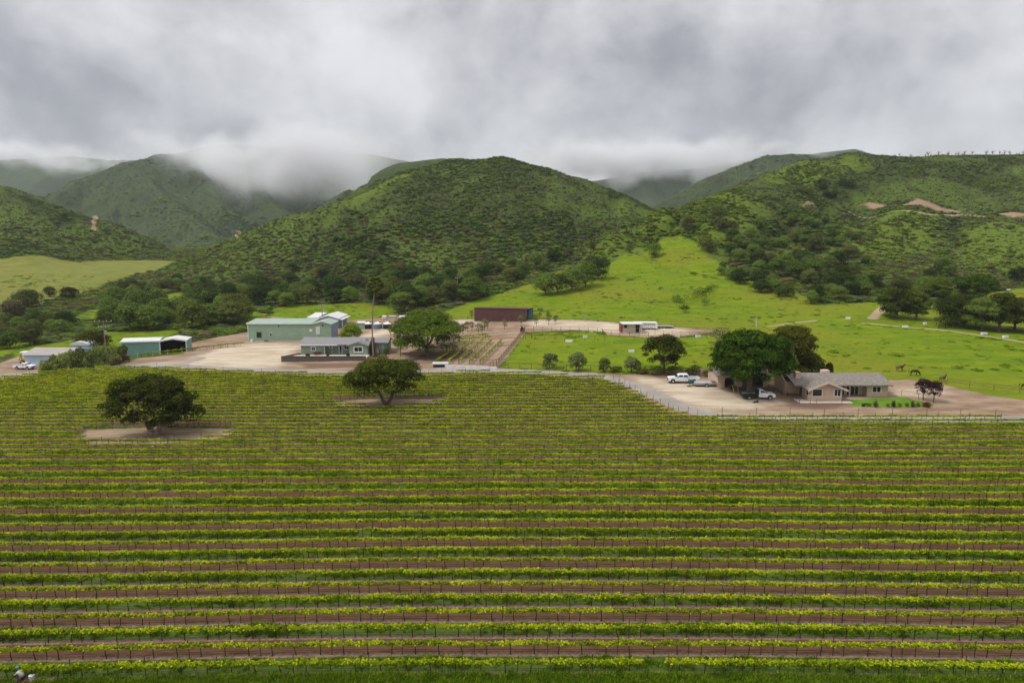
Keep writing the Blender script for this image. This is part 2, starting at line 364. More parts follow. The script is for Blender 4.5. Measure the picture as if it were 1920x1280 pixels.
LIME = [gpoly(p) for p in (
    [(1005,534),(1100,484),(1200,425),(1300,378),(1368,360),(1420,372),(1420,430),(1350,482),(1290,444),(1230,474),(1150,484),(1090,504)],
    [(600,390),(650,380),(700,350),(780,321),(770,332),(705,362),(655,390)],[(1560,420),(1650,402),(1760,405),(1770,440),(1720,480),(1640,490),(1590,460)],  # first outline: grassy crest of the middle hill, its sunlit edge painted in
    [(1800,420),(1920,425),(2050,440),(2050,540),(1900,520),(1800,490)],[(1420,320),(1520,302),(1600,292),(1640,310),(1540,340),(1440,345)])]
def LUSH(x, y): return fbm(x/46, y/46, 3, 91) + .35*fbm(x/9, y/9, 2, 95)
def zones(x, y):
    mx = lambda L_: np.max([sdf_poly(x, y, p) for p in L_], axis=0)
    Z = {'vine': sdf_poly(x, y, VP), 'dirt': mx(DIRT), 'pale': mx(PALE), 'dark': mx(DARK), 'meadow': mx(MEADOW), 'lawn': sdf_poly(x, y, LAWN), 'scar': mx(SCAR), 'dry': sdf_poly(x, y, MEADOW[7]), 'lime': mx(LIME)}
    Z['road'] = np.maximum(sdf_line(x, y, ROAD[0], 2.0), sdf_line(x, y, ROAD[1], 2.0))
    Z['track'] = np.max([sdf_line(x, y, t, w) for t, w in zip(TRACK, (.9,.6,1.5,2.5))], axis=0)
    Z['track'] = np.maximum(Z['track'], sdf_line(x, y, CUT[0], .9))
    return Z

# ---- one material for all of the open ground; which layer shows depends on what lies there
ROW0, ROWS = 45.3, 2.28
def ground_mat():
    m, nt, b = new_mat('open_ground'); L = nt.links.new
    tc = nt.nodes.new('ShaderNodeTexCoord').outputs['Object']
    def A(n):
        a = nt.nodes.new('ShaderNodeAttribute'); a.attribute_name = n; return a.outputs['Fac']
    big = nnoise(nt, .02, 4, .6, tc); mid = nnoise(nt, .12, 5, .6, tc); fine = nnoise(nt, .9, 5, .65, tc); tiny = nnoise(nt, 4.5, 4, .6, tc)
    wisp = nnoise(nt, 1.0, 4, .6, tc, stretch=(.10, .35, .3))
    def edge(attr, amp, w, sc=None):
        n = nmath(nt, 'MULTIPLY', nmath(nt, 'SUBTRACT', nmath(nt, 'ADD', nmath(nt, 'MULTIPLY', mid, .5), nmath(nt, 'MULTIPLY', fine, .5)), .5), amp*4)
        return nstep(nt, nmath(nt, 'ADD', A(attr), n), -w, w)
    # hillside between the bushes: green growth, dry stems, bare earth
    hill = nmix(nt, nstep(nt, mid, .35, .68), (.032,.044,.010), (.056,.082,.014))
    hill = nmix(nt, nstep(nt, big, .50, .66), hill, (.070,.106,.015))
    hill = nmix(nt, nmath(nt, 'MULTIPLY', nstep(nt, fine, .5, .75), .55), hill, (.075,.062,.030))
    pat = nnoise(nt, .34, 6, .72, tc)
    hill = nmix(nt, nmath(nt, 'MULTIPLY', nstep(nt, pat, .50, .62), .8), hill, (.034,.040,.014))
    hill = nmix(nt, nmath(nt, 'MULTIPLY', nstep(nt, pat, .46, .36), .55), hill, (.075,.090,.024))
    # meadow: lush, yellowing and trampled patches, wind-laid streaks
    mead = nmix(nt, nstep(nt, wisp, .3, .7), (.098,.160,.003), (.165,.215,.006))
    mead = nmix(nt, nmath(nt, 'MULTIPLY', nstep(nt, mid, .48, .70), .75), mead, (.072,.140,.003))
    mead = nmix(nt, nmath(nt, 'MULTIPLY', nstep(nt, big, .44, .64), .7), mead, (.175,.170,.014))
    mead = nmix(nt, nmath(nt, 'MULTIPLY', nstep(nt, tiny, .55, .8), .5), mead, (.06,.11,.008))
    streak = nnoise(nt, 1.0, 5, .7, tc, stretch=(.55, 1.9, 1.2))
    mead = nmix(nt, nmath(nt, 'MULTIPLY', nstep(nt, streak, .48, .68), .85), mead, (.078,.112,.005))
    mead = nmix(nt, nmath(nt, 'MULTIPLY', edge('dry', 3.0, 6.0), .75), mead, nmix(nt, nstep(nt, wisp, .3, .7), (.125,.135,.028), (.205,.19,.055)))
    lawn = nmix(nt, nstep(nt, fine, .3, .7), (.075,.15,.012), (.12,.21,.02))
    dirt = nmix(nt, nstep(nt, nmath(nt, 'ADD', nmath(nt, 'MULTIPLY', wisp, .6), nmath(nt, 'MULTIPLY', mid, .4)), .34, .66), (.18,.116,.074), (.35,.257,.178))
    dirt = nmix(nt, nmath(nt, 'MULTIPLY', nstep(nt, fine, .5, .75), .4), dirt, (.20,.12,.075))
    rut = nnoise(nt, 1.0, 6, .7, tc, stretch=(.16, 1.3, .5), dist=1.2)
    dirt = nmix(nt, nmath(nt, 'MULTIPLY', nstep(nt, rut, .52, .64), .55), dirt, (.155,.098,.062))
    dirt = nmix(nt, nmath(nt, 'MULTIPLY', nstep(nt, tiny, .58, .74), .5), dirt, (.46,.36,.26))
    pale = nmix(nt, nstep(nt, wisp, .3, .7), (.38,.305,.21), (.54,.46,.355))
    pale = nmix(nt, nmath(nt, 'MULTIPLY', nstep(nt, rut, .54, .66), .45), pale, (.30,.215,.145))
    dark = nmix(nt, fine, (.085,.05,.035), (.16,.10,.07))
    road = nmix(nt, nstep(nt, mid, .35, .7), (.245,.225,.205), (.34,.31,.28)); road = nmix(nt, nmath(nt, 'MULTIPLY', nstep(nt, fine, .55, .7), .4), road, (.36,.30,.24))
    track = nmix(nt, fine, (.28,.20,.12), (.46,.36,.24)); scar = nmix(nt, fine, (.17,.105,.060), (.36,.25,.16))
    # vineyard floor: pale berm under each row, tilled and grassed alleys in turn
    sep = nt.nodes.new('ShaderNodeSeparateXYZ'); L(tc, sep.inputs[0])
    wob = nmath(nt, 'MULTIPLY', nmath(nt, 'SUBTRACT', fine, .5), .16)
    ph = nmath(nt, 'ADD', nmath(nt, 'DIVIDE', nmath(nt, 'SUBTRACT', sep.outputs['Y'], ROW0), ROWS), wob)
    fr = nmath(nt, 'FRACT', ph); par = nmath(nt, 'FRACT', nmath(nt, 'MULTIPLY', nmath(nt, 'FLOOR', ph), .5))
    till = nmix(nt, nstep(nt, nnoise(nt, 1.0, 4, .6, tc, stretch=(.5, 3.0, 1)), .3, .7), (.070,.036,.018), (.120,.068,.038))
    turf = nmix(nt, fine, (.040,.060,.012), (.075,.12,.02))
    alley = nmix(nt, nmath(nt, 'GREATER_THAN', par, .25), turf, till)
    bw = nmath(nt, 'ABSOLUTE', nmath(nt, 'SUBTRACT', nmath(nt, 'FRACT', nmath(nt, 'ADD', fr, .5)), .5))
    berm = nmix(nt, nstep(nt, tiny, .3, .7), (.13,.080,.056), (.25,.165,.120))
    vine = nmix(nt, nstep(nt, bw, .15, .08), alley, berm)
    hill = nmix(nt, nmath(nt, 'MULTIPLY', nstep(nt, A('lush'), .3, -2.6), .75), hill, nmix(nt, nstep(nt, pat, .35, .65), (.085,.128,.015), (.060,.088,.014)))
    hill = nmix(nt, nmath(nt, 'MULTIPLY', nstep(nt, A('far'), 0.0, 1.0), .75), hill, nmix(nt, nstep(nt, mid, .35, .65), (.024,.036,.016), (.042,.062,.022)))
    limec = nmix(nt, nstep(nt, pat, .35, .65), (.110,.155,.013), (.068,.100,.012))
    hill = nmix(nt, nmath(nt, 'MULTIPLY', edge('lime', 7.0, 8.0), .95), hill, limec)
    c = nmix(nt, edge('meadow', 4.0, 1.2), hill, mead)
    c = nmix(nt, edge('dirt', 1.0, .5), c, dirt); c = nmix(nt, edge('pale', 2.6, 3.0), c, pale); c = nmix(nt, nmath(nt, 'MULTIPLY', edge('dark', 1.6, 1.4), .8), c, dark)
    c = nmix(nt, edge('scar', 4.5, 1.2), c, scar); c = nmix(nt, nmath(nt, 'MULTIPLY', edge('track', .5, .5), .85), c, track)
    c = nmix(nt, edge('vine', .3, .3), c, vine); c = nmix(nt, edge('dirt2', 1.0, .6), c, dirt)
    c = nmix(nt, edge('lawn', .1, .1), c, lawn); c = nmix(nt, nmath(nt, 'MULTIPLY', edge('road', .35, .25), .9), c, road)
    L(c, b.inputs['Base Color']); b.inputs['Roughness'].default_value = .95; b.inputs['Specular IOR Level'].default_value = .08
    hgt = nmath(nt, 'ADD', nmath(nt, 'MULTIPLY', fine, .7), nmath(nt, 'MULTIPLY', tiny, .3))
    L(nbump(nt, hgt, .7, .35), b.inputs['Normal'])
    return m
M_GROUND = ground_mat()
def build_terrain():
    ys = [28.0]
    while ys[-1] < 3900:
        y = ys[-1]; ys.append(y + (.62 if y < 60 else .8 if y < 300 else .8 + (y - 300)*.0082))
    ys = np.array(ys); us = np.linspace(-1.0, 1.0, 520)
    Y, U = np.meshgrid(ys, us, indexing='ij'); X = U*(Y*.88 + 38); nr, nc = X.shape
    x, y = X.ravel(), Y.ravel(); z = H(x, y); V = np.stack([x, y, z], 1)
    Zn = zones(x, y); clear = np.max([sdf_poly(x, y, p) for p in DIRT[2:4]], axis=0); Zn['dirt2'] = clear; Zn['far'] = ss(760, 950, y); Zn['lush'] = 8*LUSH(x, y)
    i = np.arange(nr*nc).reshape(nr, nc); F = np.stack([i[:-1,:-1], i[:-1,1:], i[1:,1:], i[1:,:-1]], -1).reshape(-1, 4)
    me = mesh_np('land', V, F); nrm = np.zeros((len(V), 3), np.float32); me.vertices.foreach_get('normal', nrm.ravel()) if False else None
    fz = {k: v[F].mean(1) for k, v in Zn.items()}; fy = y[F].mean(1)
    cls = np.full(len(F), 0)                                # 0 hillside
    cls[fy > 850] = 1
    cls[fz['meadow'] > 0] = 2; cls[fz['dirt'] > 0] = 3; cls[(fz['track'] > 0) & (cls != 3)] = 4; cls[fz['vine'] > 0] = 5; cls[(clear[F].mean(1) > 0)] = 3
    cls[fz['lawn'] > 0] = 6; cls[fz['road'] > 0] = 7
    names = ['hillside','mountains','meadow','dirt_yard','farm_track','vineyard_ground','lawn','asphalt_road']
    labels = ['hill slopes with green and brown scrub ground','far mountain slopes under the cloud','bright green grazing meadow','bare pale brown dirt yards and verges','worn wheel track across the grass','vineyard floor with tilled and grassed alleys','mown lawn strip before the tan house','grey asphalt farm road along the vineyard']
    for k, nm in enumerate(names):
        fk = F[cls == k]
        if not len(fk): continue
        used, inv = np.unique(fk, return_inverse=True)
        mk = mesh_np(nm, V[used], inv.reshape(-1, 4), M_GROUND, smooth=True)
        for zn, zv in Zn.items():
            at_ = mk.attributes.new(zn, 'FLOAT', 'POINT'); at_.data.foreach_set('value', np.clip(zv[used], -8, 8).astype(np.float32))
        o = link(bpy.data.objects.new(nm, mk)); tag(o, labels[k], None, None, 'structure')
build_terrain()
# ------------------------------------------------------------------ foliage and how it is spread
def leaf_quads(C, N, size, rng, aspect=.6):
    n = len(C); N = N/np.linalg.norm(N, axis=1, keepdims=True); r = rng.normal(size=(n, 3)); t = np.cross(N, r); t /= np.linalg.norm(t, axis=1, keepdims=True)
    b = np.cross(N, t); s = np.asarray(size).reshape(-1, 1)*np.ones((n, 1))
    V = np.stack([C + t*s*.5, C + b*s*.5*aspect + N*s*.06, C - t*s*.5, C - b*s*.5*aspect + N*s*.06], 1).reshape(-1, 3)
    return V, np.arange(4*n).reshape(-1, 4)
def lump_leaves(lumps, rng, per, size, upb=.35, inner=.16):
    Cs, Ns, Ss = [], [], []
    for (c, r) in lumps:
        vol = (r[0]*r[1]*r[2])**(2/3); n = max(8, int(per*vol)); d = rng.normal(size=(n, 3)); d /= np.linalg.norm(d, axis=1, keepdims=True)
        d[:, 2] = np.where(rng.random(n) < .72, np.abs(d[:, 2]), d[:, 2])
        rad = 1 - np.abs(rng.normal(0, inner, n)); rad *= 1 + .18*np.sin(d[:,0]*7 + c[0])*np.cos(d[:,1]*6 + c[1]*2)
        P = np.array(c) + d*np.array(r)*rad[:, None]; Nn = d/np.array(r)*np.mean(r) + np.array([0,0,upb]) + rng.normal(0, .30, (n, 3))
        Cs.append(P); Ns.append(Nn); Ss.append(size*rng.uniform(.65, 1.35, n))
    return leaf_quads(np.vstack(Cs), np.vstack(Ns), np.concatenate(Ss), rng)
def oak_mesh(seed, W, Ht, base, mat, bark, nl=34, per=60, leaf=.34, forks=1, trunk_r=.32, flat=.6, lump=.20, lean=0, droop=.25):
    """spreading oak: trunk(s) that fork into limbs, crown of many leafy boughs with gaps between"""
    rng = np.random.default_rng(seed); lumps = []; q1, q2, q3 = rng.uniform(0, 6.28, 3)
    for i in range(nl):
        a = i*2.399963 + rng.uniform(-.4, .4); rr = math.sqrt((i + .5)/nl)*rng.uniform(.86, 1.08)
        rz = max(0., 1 - rr*rr); rad = W*lump*rng.uniform(.55, 1.2); rr *= .95 + .13*math.sin(2*a + q1) + .10*math.sin(3*a + q2)
        zc = base + (Ht - base)*((.10 - droop*.2*rr) + .66*math.sqrt(rz)*rng.uniform(.70, 1.05) + .26*rng.random()*rr)
        x = math.cos(a)*rr*(W/2 - rad*.75); y = math.sin(a)*rr*(W/2 - rad*.75)
        lumps.append(((x + lean*zc, y, zc + rad*.15), (rad, rad, rad*flat*rng.uniform(.8, 1.2))))
    for i in range(nl//3):                                 # hanging skirt boughs
        a = rng.uniform(0, 6.28); rad = W*lump*rng.uniform(.5, .8); rr = rng.uniform(.45, .95)
        lumps.append(((math.cos(a)*rr*(W/2 - rad), math.sin(a)*rr*(W/2 - rad), base + (Ht - base)*rng.uniform(.02, .26)), (rad, rad, rad*flat)))
    V, F = lump_leaves(lumps, rng, per, leaf); V[:, 2] = np.maximum(V[:, 2], .05)
    crown = mesh_np('crown', V, F, mat)
    mb = MB(); fork_h = base*.45 if forks > 1 else base*.75
    for k in range(forks):
        ang = 2*math.pi*k/max(forks, 1) + .1; off = trunk_r*.8 if forks > 1 else 0; sp = (base*.42 if forks > 1 else 0)
        p0 = (math.cos(ang)*off, math.sin(ang)*off*.3, -.6); p1 = (math.cos(ang)*(off + sp*.5) + rng.normal(0, .1), math.sin(ang)*sp*.2, fork_h); 
        p2 = (math.cos(ang)*(off + sp) + lean*base, math.sin(ang)*sp*.4, base*1.05)
        mb.tube([p0, (p0[0], p0[1], .15), p1, p2], [trunk_r*1.7, trunk_r*1.15, trunk_r*.9, trunk_r*.7], 10)
        near = sorted(lumps, key=lambda l: (l[0][0] - p2[0]*2.2)**2 + (l[0][1] - p2[1])**2)[:max(5, 11//forks)] if forks > 1 else [lumps[i] for i in range(0, nl, max(1, nl//11))]
        for (c, r) in near:
            q = rng.uniform(.55, 1.0); s = tuple(p1[j] + (p2[j]-p1[j])*q for j in range(3)); e = (c[0], c[1], c[2] - r[2]*.1)
            mid = tuple(s[j]*.5 + e[j]*.5 + rng.normal(0, W*.02) - (.06*W if j == 2 else 0) for j in range(3))
            mb.tube([s, mid, e], [trunk_r*.48, trunk_r*.30, trunk_r*.08], 7)
    trunk = mb.mesh('trunk', bark, smooth=True); return trunk, crown
def bush_mesh(seed, mat, n=300, leaf=.34, lumps=7, tall=.8):
    rng = np.random.default_rng(seed); L_ = [((0,0,.42*tall), (.7,.7,.55*tall))]
    for i in range(lumps):
        a = rng.uniform(0, 6.28); rr = rng.uniform(.3, .75); L_.append(((math.cos(a)*rr, math.sin(a)*rr, rng.uniform(.25, .8)*tall), (.42*rng.uniform(.7,1.2),)*2 + (.36*tall,)))
    tot = sum((r[0]*r[1]*r[2])**(2/3) for c, r in L_); V, F = lump_leaves(L_, rng, n/tot, leaf); V[:, 2] = np.maximum(V[:, 2], -.02)
    return mesh_np('bush', V, F, mat)
def scatter(name, P, rot, scl, var, meshes, label, kind='stuff', group=None):
    """one object: copies of small meshes on points of the ground"""
    me = bpy.data.meshes.new(name); n = len(P); me.vertices.add(n); me.vertices.foreach_set('co', np.asarray(P, np.float32).ravel())
    a = me.attributes.new('rot', 'FLOAT_VECTOR', 'POINT'); a.data.foreach_set('vector', np.asarray(rot, np.float32).ravel())
    a = me.attributes.new('scl', 'FLOAT_VECTOR', 'POINT'); a.data.foreach_set('vector', np.asarray(scl, np.float32).ravel())
    a = me.attributes.new('variant', 'INT', 'POINT'); a.data.foreach_set('value', np.asarray(var, np.int32))
    col = bpy.data.collections.new(name + '_kinds')
    for i, m_ in enumerate(meshes): col.objects.link(bpy.data.objects.new('%s_kind_%02d' % (name, i), m_))
    ng = bpy.data.node_groups.new(name, 'GeometryNodeTree')
    ng.interface.new_socket('Geometry', in_out='INPUT', socket_type='NodeSocketGeometry'); ng.interface.new_socket('Geometry', in_out='OUTPUT', socket_type='NodeSocketGeometry')
    gi = ng.nodes.new('NodeGroupInput'); go = ng.nodes.new('NodeGroupOutput'); ip = ng.nodes.new('GeometryNodeInstanceOnPoints'); ci = ng.nodes.new('GeometryNodeCollectionInfo')
    ci.inputs['Collection'].default_value = col; ci.inputs['Separate Children'].default_value = True; ci.inputs['Reset Children'].default_value = True
    ip.inputs['Pick Instance'].default_value = True; L = ng.links.new
    def NA(nm, ty):
        q = ng.nodes.new('GeometryNodeInputNamedAttribute'); q.data_type = ty; q.inputs['Name'].default_value = nm; return [s for s in q.outputs if s.enabled][0]
    L(gi.outputs[0], ip.inputs['Points']); L(ci.outputs[0], ip.inputs['Instance']); L(NA('variant', 'INT'), ip.inputs['Instance Index'])
    L(NA('rot', 'FLOAT_VECTOR'), ip.inputs['Rotation']); L(NA('scl', 'FLOAT_VECTOR'), ip.inputs['Scale']); L(ip.outputs[0], go.inputs[0])
    o = link(bpy.data.objects.new(name, me)); md = o.modifiers.new('spread', 'NODES'); md.node_group = ng
    return tag(o, label, None, group, kind)
def rz_only(rng, n): return np.stack([np.zeros(n), np.zeros(n), rng.uniform(0, 6.283, n)], 1)
M_BARK = plain('oak_bark', (.17,.125,.09), .95, .3, 3, bump=.05, spec=.1)
M_BARK_PALE = plain('pale_bark', (.30,.24,.18), .95, .3, 3, bump=.05, spec=.1)
M_VINEWOOD = plain('vine_wood', (.060,.038,.026), .95, .3, 6, spec=.1)
M_OAK = leaf_mat('oak_leaves', (.018,.030,.004), (.115,.150,.016), hue=((.130,.105,.018), .6))
M_OAK_BRIGHT = leaf_mat('bright_oak_leaves', (.024,.052,.004), (.170,.255,.016), trans=.15)
M_OAK_SHADE = leaf_mat('shade_tree_leaves', (.018,.044,.003), (.200,.300,.016), trans=.15)
M_OAK_LEAFY = leaf_mat('leafy_oak_leaves', (.016,.036,.004), (.115,.175,.014), trans=.15)
M_OAK_DARK = leaf_mat('dark_oak_leaves', (.007,.011,.002), (.082,.100,.009), hue=((.065,.052,.006), .4), trans=.15)
M_OAK_RUST = leaf_mat('rusty_oak_leaves', (.022,.036,.004), (.115,.135,.012), hue=((.155,.088,.014), .8), trans=.2, blotch=.22)
M_OAK_HILL = leaf_mat('hill_oak_leaves', (.030,.056,.009), (.145,.215,.034), hue=((.115,.105,.030), .7), blotch=.25, rnd=.75)
M_OLIVE = leaf_mat('olive_leaves', (.040,.060,.018), (.19,.235,.075), trans=.2)
M_SHRUB = leaf_mat('hedge_shrub_leaves', (.055,.080,.016), (.27,.32,.075), trans=.25, blotch=.6)
M_WILLOW = leaf_mat('willow_leaves', (.090,.14,.010), (.28,.36,.03), trans=.35)
M_PLUM = leaf_mat('plum_leaves', (.010,.004,.006), (.050,.015,.020), trans=.15)
M_BROWNBUSH = leaf_mat('brown_bush_leaves', (.035,.015,.009), (.115,.052,.030), trans=.1)
M_GREYBUSH = leaf_mat('grey_brown_leaves', (.060,.052,.022), (.19,.165,.075), trans=.15)
M_CHAP = [leaf_mat('chaparral_green', (.036,.070,.008), (.155,.240,.026), rnd=.7), leaf_mat('chaparral_olive', (.062,.080,.011), (.205,.250,.032), rnd=.7),
          leaf_mat('chaparral_brown', (.080,.062,.032), (.20,.160,.085), rnd=.7), leaf_mat('chaparral_lime', (.090,.130,.010), (.24,.30,.028), rnd=.6), leaf_mat('chaparral_sage', (.072,.096,.046), (.17,.21,.10), rnd=.6)]
M_GRASS = leaf_mat('alley_grass', (.055,.115,.005), (.240,.360,.018), trans=.3, blotch=.8)
M_WEED = leaf_mat('pasture_tufts', (.10,.165,.008), (.25,.34,.018), trans=.3, blotch=.3)
def vine_leaf():
    m = leaf_mat('vine_leaves', (.16,.235,.006), (.61,.66,.026), trans=.43, blotch=1.3, rnd=.25)
    return m
M_VINE = vine_leaf()

# ------------------------------------------------------------------ vineyard
def vine_meshes(seed):
    rng = np.random.default_rng(seed); wood = MB(); k = rng.normal(0, .05)
    wood.tube([(0,0,-.15),(k*.4,0,.2),(k,rng.normal(0,.03),.55),(k*1.2,0,.80)], [.050,.040,.034,.032], 6)
    for s in (-1, 1): wood.tube([(k*1.2,0,.78),(s*.25 + k,0,.88),(s*.6,rng.normal(0,.02),.90),(s*.93,0,.90)], [.034,.030,.024,.016], 5)
    C, Nn, S = [], [], []
    xs = np.linspace(-.9, .9, 17) + rng.normal(0, .05, 17); vig = .92 + .16*rng.random()
    for x in xs:
        ln = rng.uniform(.14, .33)*vig; lx, ly = rng.normal(0, .12), rng.normal(0, .10); n = int(17 + ln*40)
        t = np.sort(rng.random(n)); P = np.stack([x + lx*t + rng.normal(0,.07,n), ly*t + rng.normal(0,.075,n), .80 + ln*t + rng.normal(0,.03,n)], 1)
        C.append(P); Nn.append(np.stack([rng.normal(0,.6,n), rng.normal(-.2,.6,n), rng.uniform(.3,1.2,n)], 1)); S.append(rng.uniform(.12,.21,n)*(1.15 - .35*t))
    V, F = leaf_quads(np.vstack(C), np.vstack(Nn), np.concatenate(S), rng, .8)
    return wood.mesh('trunk', M_VINEWOOD), mesh_np('foliage', V, F, M_VINE)
VINES = [vine_meshes(100 + i) for i in range(10)]
def join_meshes(name, parts):
    bm = bmesh.new(); mats = []
    for me in parts:
        n0 = len(bm.faces); bm.from_mesh(me); bm.faces.ensure_lookup_table()
        for mm in me.materials:
            if mm not in mats: mats.append(mm)
        k = mats.index(me.materials[0])
        for f in bm.faces[n0:]: f.material_index = k
    out = bpy.data.meshes.new(name); bm.to_mesh(out); bm.free()
    for mm in mats: out.materials.append(mm)
    return out
def post_mesh(h=1.5, r=.026): return MB().box(-r, r, -r*.6, r*.6, -.4, h).mesh('trellis_post', M_POST)
M_POST = plain('rusty_stake', (.085,.050,.034), .8, .3, 5, metal=.2)
M_HOSE = plain('black_hose', (.030,.022,.018), .7, .1)
def build_vineyard():
    rng = np.random.default_rng(7); VX = []; PX = []; SP = 1.8
    for k in range(0, 60):
        Y = ROW0 + k*ROWS; ofs = rng.uniform(0, SP); xs = np.arange(-Y*.83 - 18, Y*.83 + 18, SP) + ofs
        ys = np.full(len(xs), Y); sd = sdf_poly(xs, ys, VP); cl = np.max([sdf_poly(xs, ys, p) for p in DIRT[2:4]], axis=0)
        ok = (sd > .6) & (cl < -.3); gap = rng.random(len(xs)) > .005
        VX += [(x, Y, k) for x in xs[ok & gap]]
        okp = (sd > .2)
        PX += [(x + SP/2 + rng.normal(0, .05), Y, k) for i, x in enumerate(xs) if okp[i] and cl[i] < 0.5 and (i + k) % 3 == 0]
    V = np.array(VX); Z = H(V[:,0], V[:,1]); px, py = to_px(V[:,0], V[:,1], Z + 1)
    inv = (px > -30) & (px < 1950); order = np.argsort(-py*1.0 + np.where(inv, 0, 1e5)); near = order[:300]; rest = order[300:]
    for i in near:
        w, f = VINES[int(rng.integers(len(VINES)))]; o = thing('grapevine', 'grapevine with lime green spring shoots in the front vineyard rows by the grassy edge', 'grapevine', (V[i,0], V[i,1], Z[i]), (0 if rng.random() < .5 else math.pi) + rng.normal(0,.03), 'grapevines of the front rows')
        s = rng.uniform(.94, 1.08); o.scale = (1.0, s, s)
        link(bpy.data.objects.new('trunk', w), o); link(bpy.data.objects.new('foliage', f), o)
    n = len(rest); rot = np.stack([np.zeros(n), np.zeros(n), np.where(rng.random(n) < .5, 0, math.pi) + rng.normal(0,.03,n)], 1); s = rng.uniform(.94, 1.06, n)
    scatter('grapevine_rows', np.stack([V[rest,0], V[rest,1], Z[rest]], 1), rot, np.stack([np.ones(n)*1.02, s, s], 1), rng.integers(0, len(VINES), n), [join_meshes('vine', p) for p in VINES], 'rows of lime green grapevines stretching back to the farm road')
    P = np.array(PX); pz = H(P[:,0], P[:,1]); px, py = to_px(P[:,0], P[:,1], pz + 1); inv = (px > -10) & (px < 1930); order = np.argsort(-py + np.where(inv, 0, 1e5)); pm = post_mesh()
    for i in order[:300]:
        o = link(bpy.data.objects.new('trellis_post', pm)); o.location = (P[i,0], P[i,1], pz[i]); o.rotation_euler = (rng.normal(0,.02), rng.normal(0,.03), 0); o.scale = (1, 1, rng.uniform(.9, 1.1))
        tag(o, 'thin rusty stake standing in a vine row of the front vineyard', 'post', 'trellis stakes of the vineyard')
    r_ = order[300:]; n = len(r_)
    scatter('trellis_posts', np.stack([P[r_,0], P[r_,1], pz[r_]], 1), np.stack([rng.normal(0,.02,n), rng.normal(0,.03,n), np.zeros(n)], 1), np.stack([np.ones(n), np.ones(n), rng.uniform(.9,1.1,n)], 1), np.zeros(n), [pm], 'thin stakes in the far vine rows')
    for k in range(14):                                    # one drip hose along each of the front rows
        Y = ROW0 + k*ROWS; xs = np.arange(-Y*.83 - 6, Y*.83 + 8, 1.8); zs = H(xs, np.full(len(xs), Y)) + .42 + rng.normal(0, .012, len(xs))
        o = MB().tube([(x, Y - .03, z) for x, z in zip(xs, zs)], .013, 4).build('drip_hose', M_HOSE); tag(o, 'thin black drip hose strung along a front vine row', 'hose', 'drip hoses of the front rows')
    # grass in every other alley and along the near edge
    tm = []
    for sd in range(6):
        r2 = np.random.default_rng(60 + sd); nb = 46; C = np.stack([r2.normal(0,.17,nb), r2.normal(0,.15,nb), np.zeros(nb)], 1); h = r2.uniform(.12,.36,nb); ang = r2.uniform(0,6.28,nb); ln = r2.uniform(.05,.2,nb)
        t = np.stack([np.cos(ang)*.022, np.sin(ang)*.022, np.zeros(nb)], 1); tip = C + np.stack([np.cos(ang+1.3)*ln, np.sin(ang+1.3)*ln, h], 1); md_ = C*.5 + tip*.5 + np.array([0,0,.05])
        tm.append(mesh_np('grass_tuft', np.stack([C - t, C + t, md_ + t*.8, tip, md_ - t*.8], 1).reshape(-1, 3), np.arange(5*nb).reshape(-1, 5), M_GRASS))
    pts = []
    for k in range(-1, 50, 1):
        if k % 2: 
            if k != -1: continue
        Yc = ROW0 + (k + .5)*ROWS; den = 9.0*(1 if Yc < 75 else .55 if Yc < 105 else .3); wid = 1.25; W = Yc*.80 + 12
        n = int(2*W*wid*den); x = rng.uniform(-W, W, n); y = Yc + rng.normal(0, .36, n); dn = fbm(x/5, y/3 + k*7, 3, 77); ok = (dn > -.5) & (np.abs(y - Yc) < .72)
        pts.append(np.stack([x[ok], y[ok], .75 + .6*dn[ok]], 1))
    n = 15000; y = rng.uniform(41.0, 45.0, n) + .22*fbm(np.linspace(0, 1, n)*0, np.zeros(n)); x = rng.uniform(-52, 52, n); y = y - .25*np.abs(fbm(x/3, x*0 + 2.5, 2, 9)); ok = (y > 40.5); pts.append(np.stack([x[ok], y[ok], .9 + .4*rng.random(ok.sum())], 1))
    T = np.vstack(pts); sd = sdf_poly(T[:,0], T[:,1], VP); cl = np.max([sdf_poly(T[:,0], T[:,1], p) for p in DIRT[2:4]], axis=0); T = T[((sd > .4) & (cl < -.2)) | (T[:,1] < 45.05)]; wk = [np.hypot((T[:,0] - G(c, 1275)[0])/1.0, (T[:,1] - G(c, 1275)[1] + .4)/1.4) > .5 for c in (40, 48, 60)]; T = T[wk[0] & wk[1] & wk[2]]
    n = len(T); far = np.where(T[:,1] > 75, 1.35, 1)*np.where(T[:,1] > 105, 1.3, 1); s = T[:,2]*far*rng.uniform(.8, 1.25, n)
    scatter('alley_grass', np.stack([T[:,0], T[:,1], H(T[:,0], T[:,1]) - .02], 1), rz_only(rng, n), np.stack([s*1.1, s*1.1, T[:,2]*rng.uniform(.8,1.25,n)*np.where(T[:,1] > 80, .75, 1)], 1), rng.integers(0, 6, n), tm, 'tall green grass growing in every other vineyard alley')
    return tm
GRASS_TUFTS = build_vineyard()

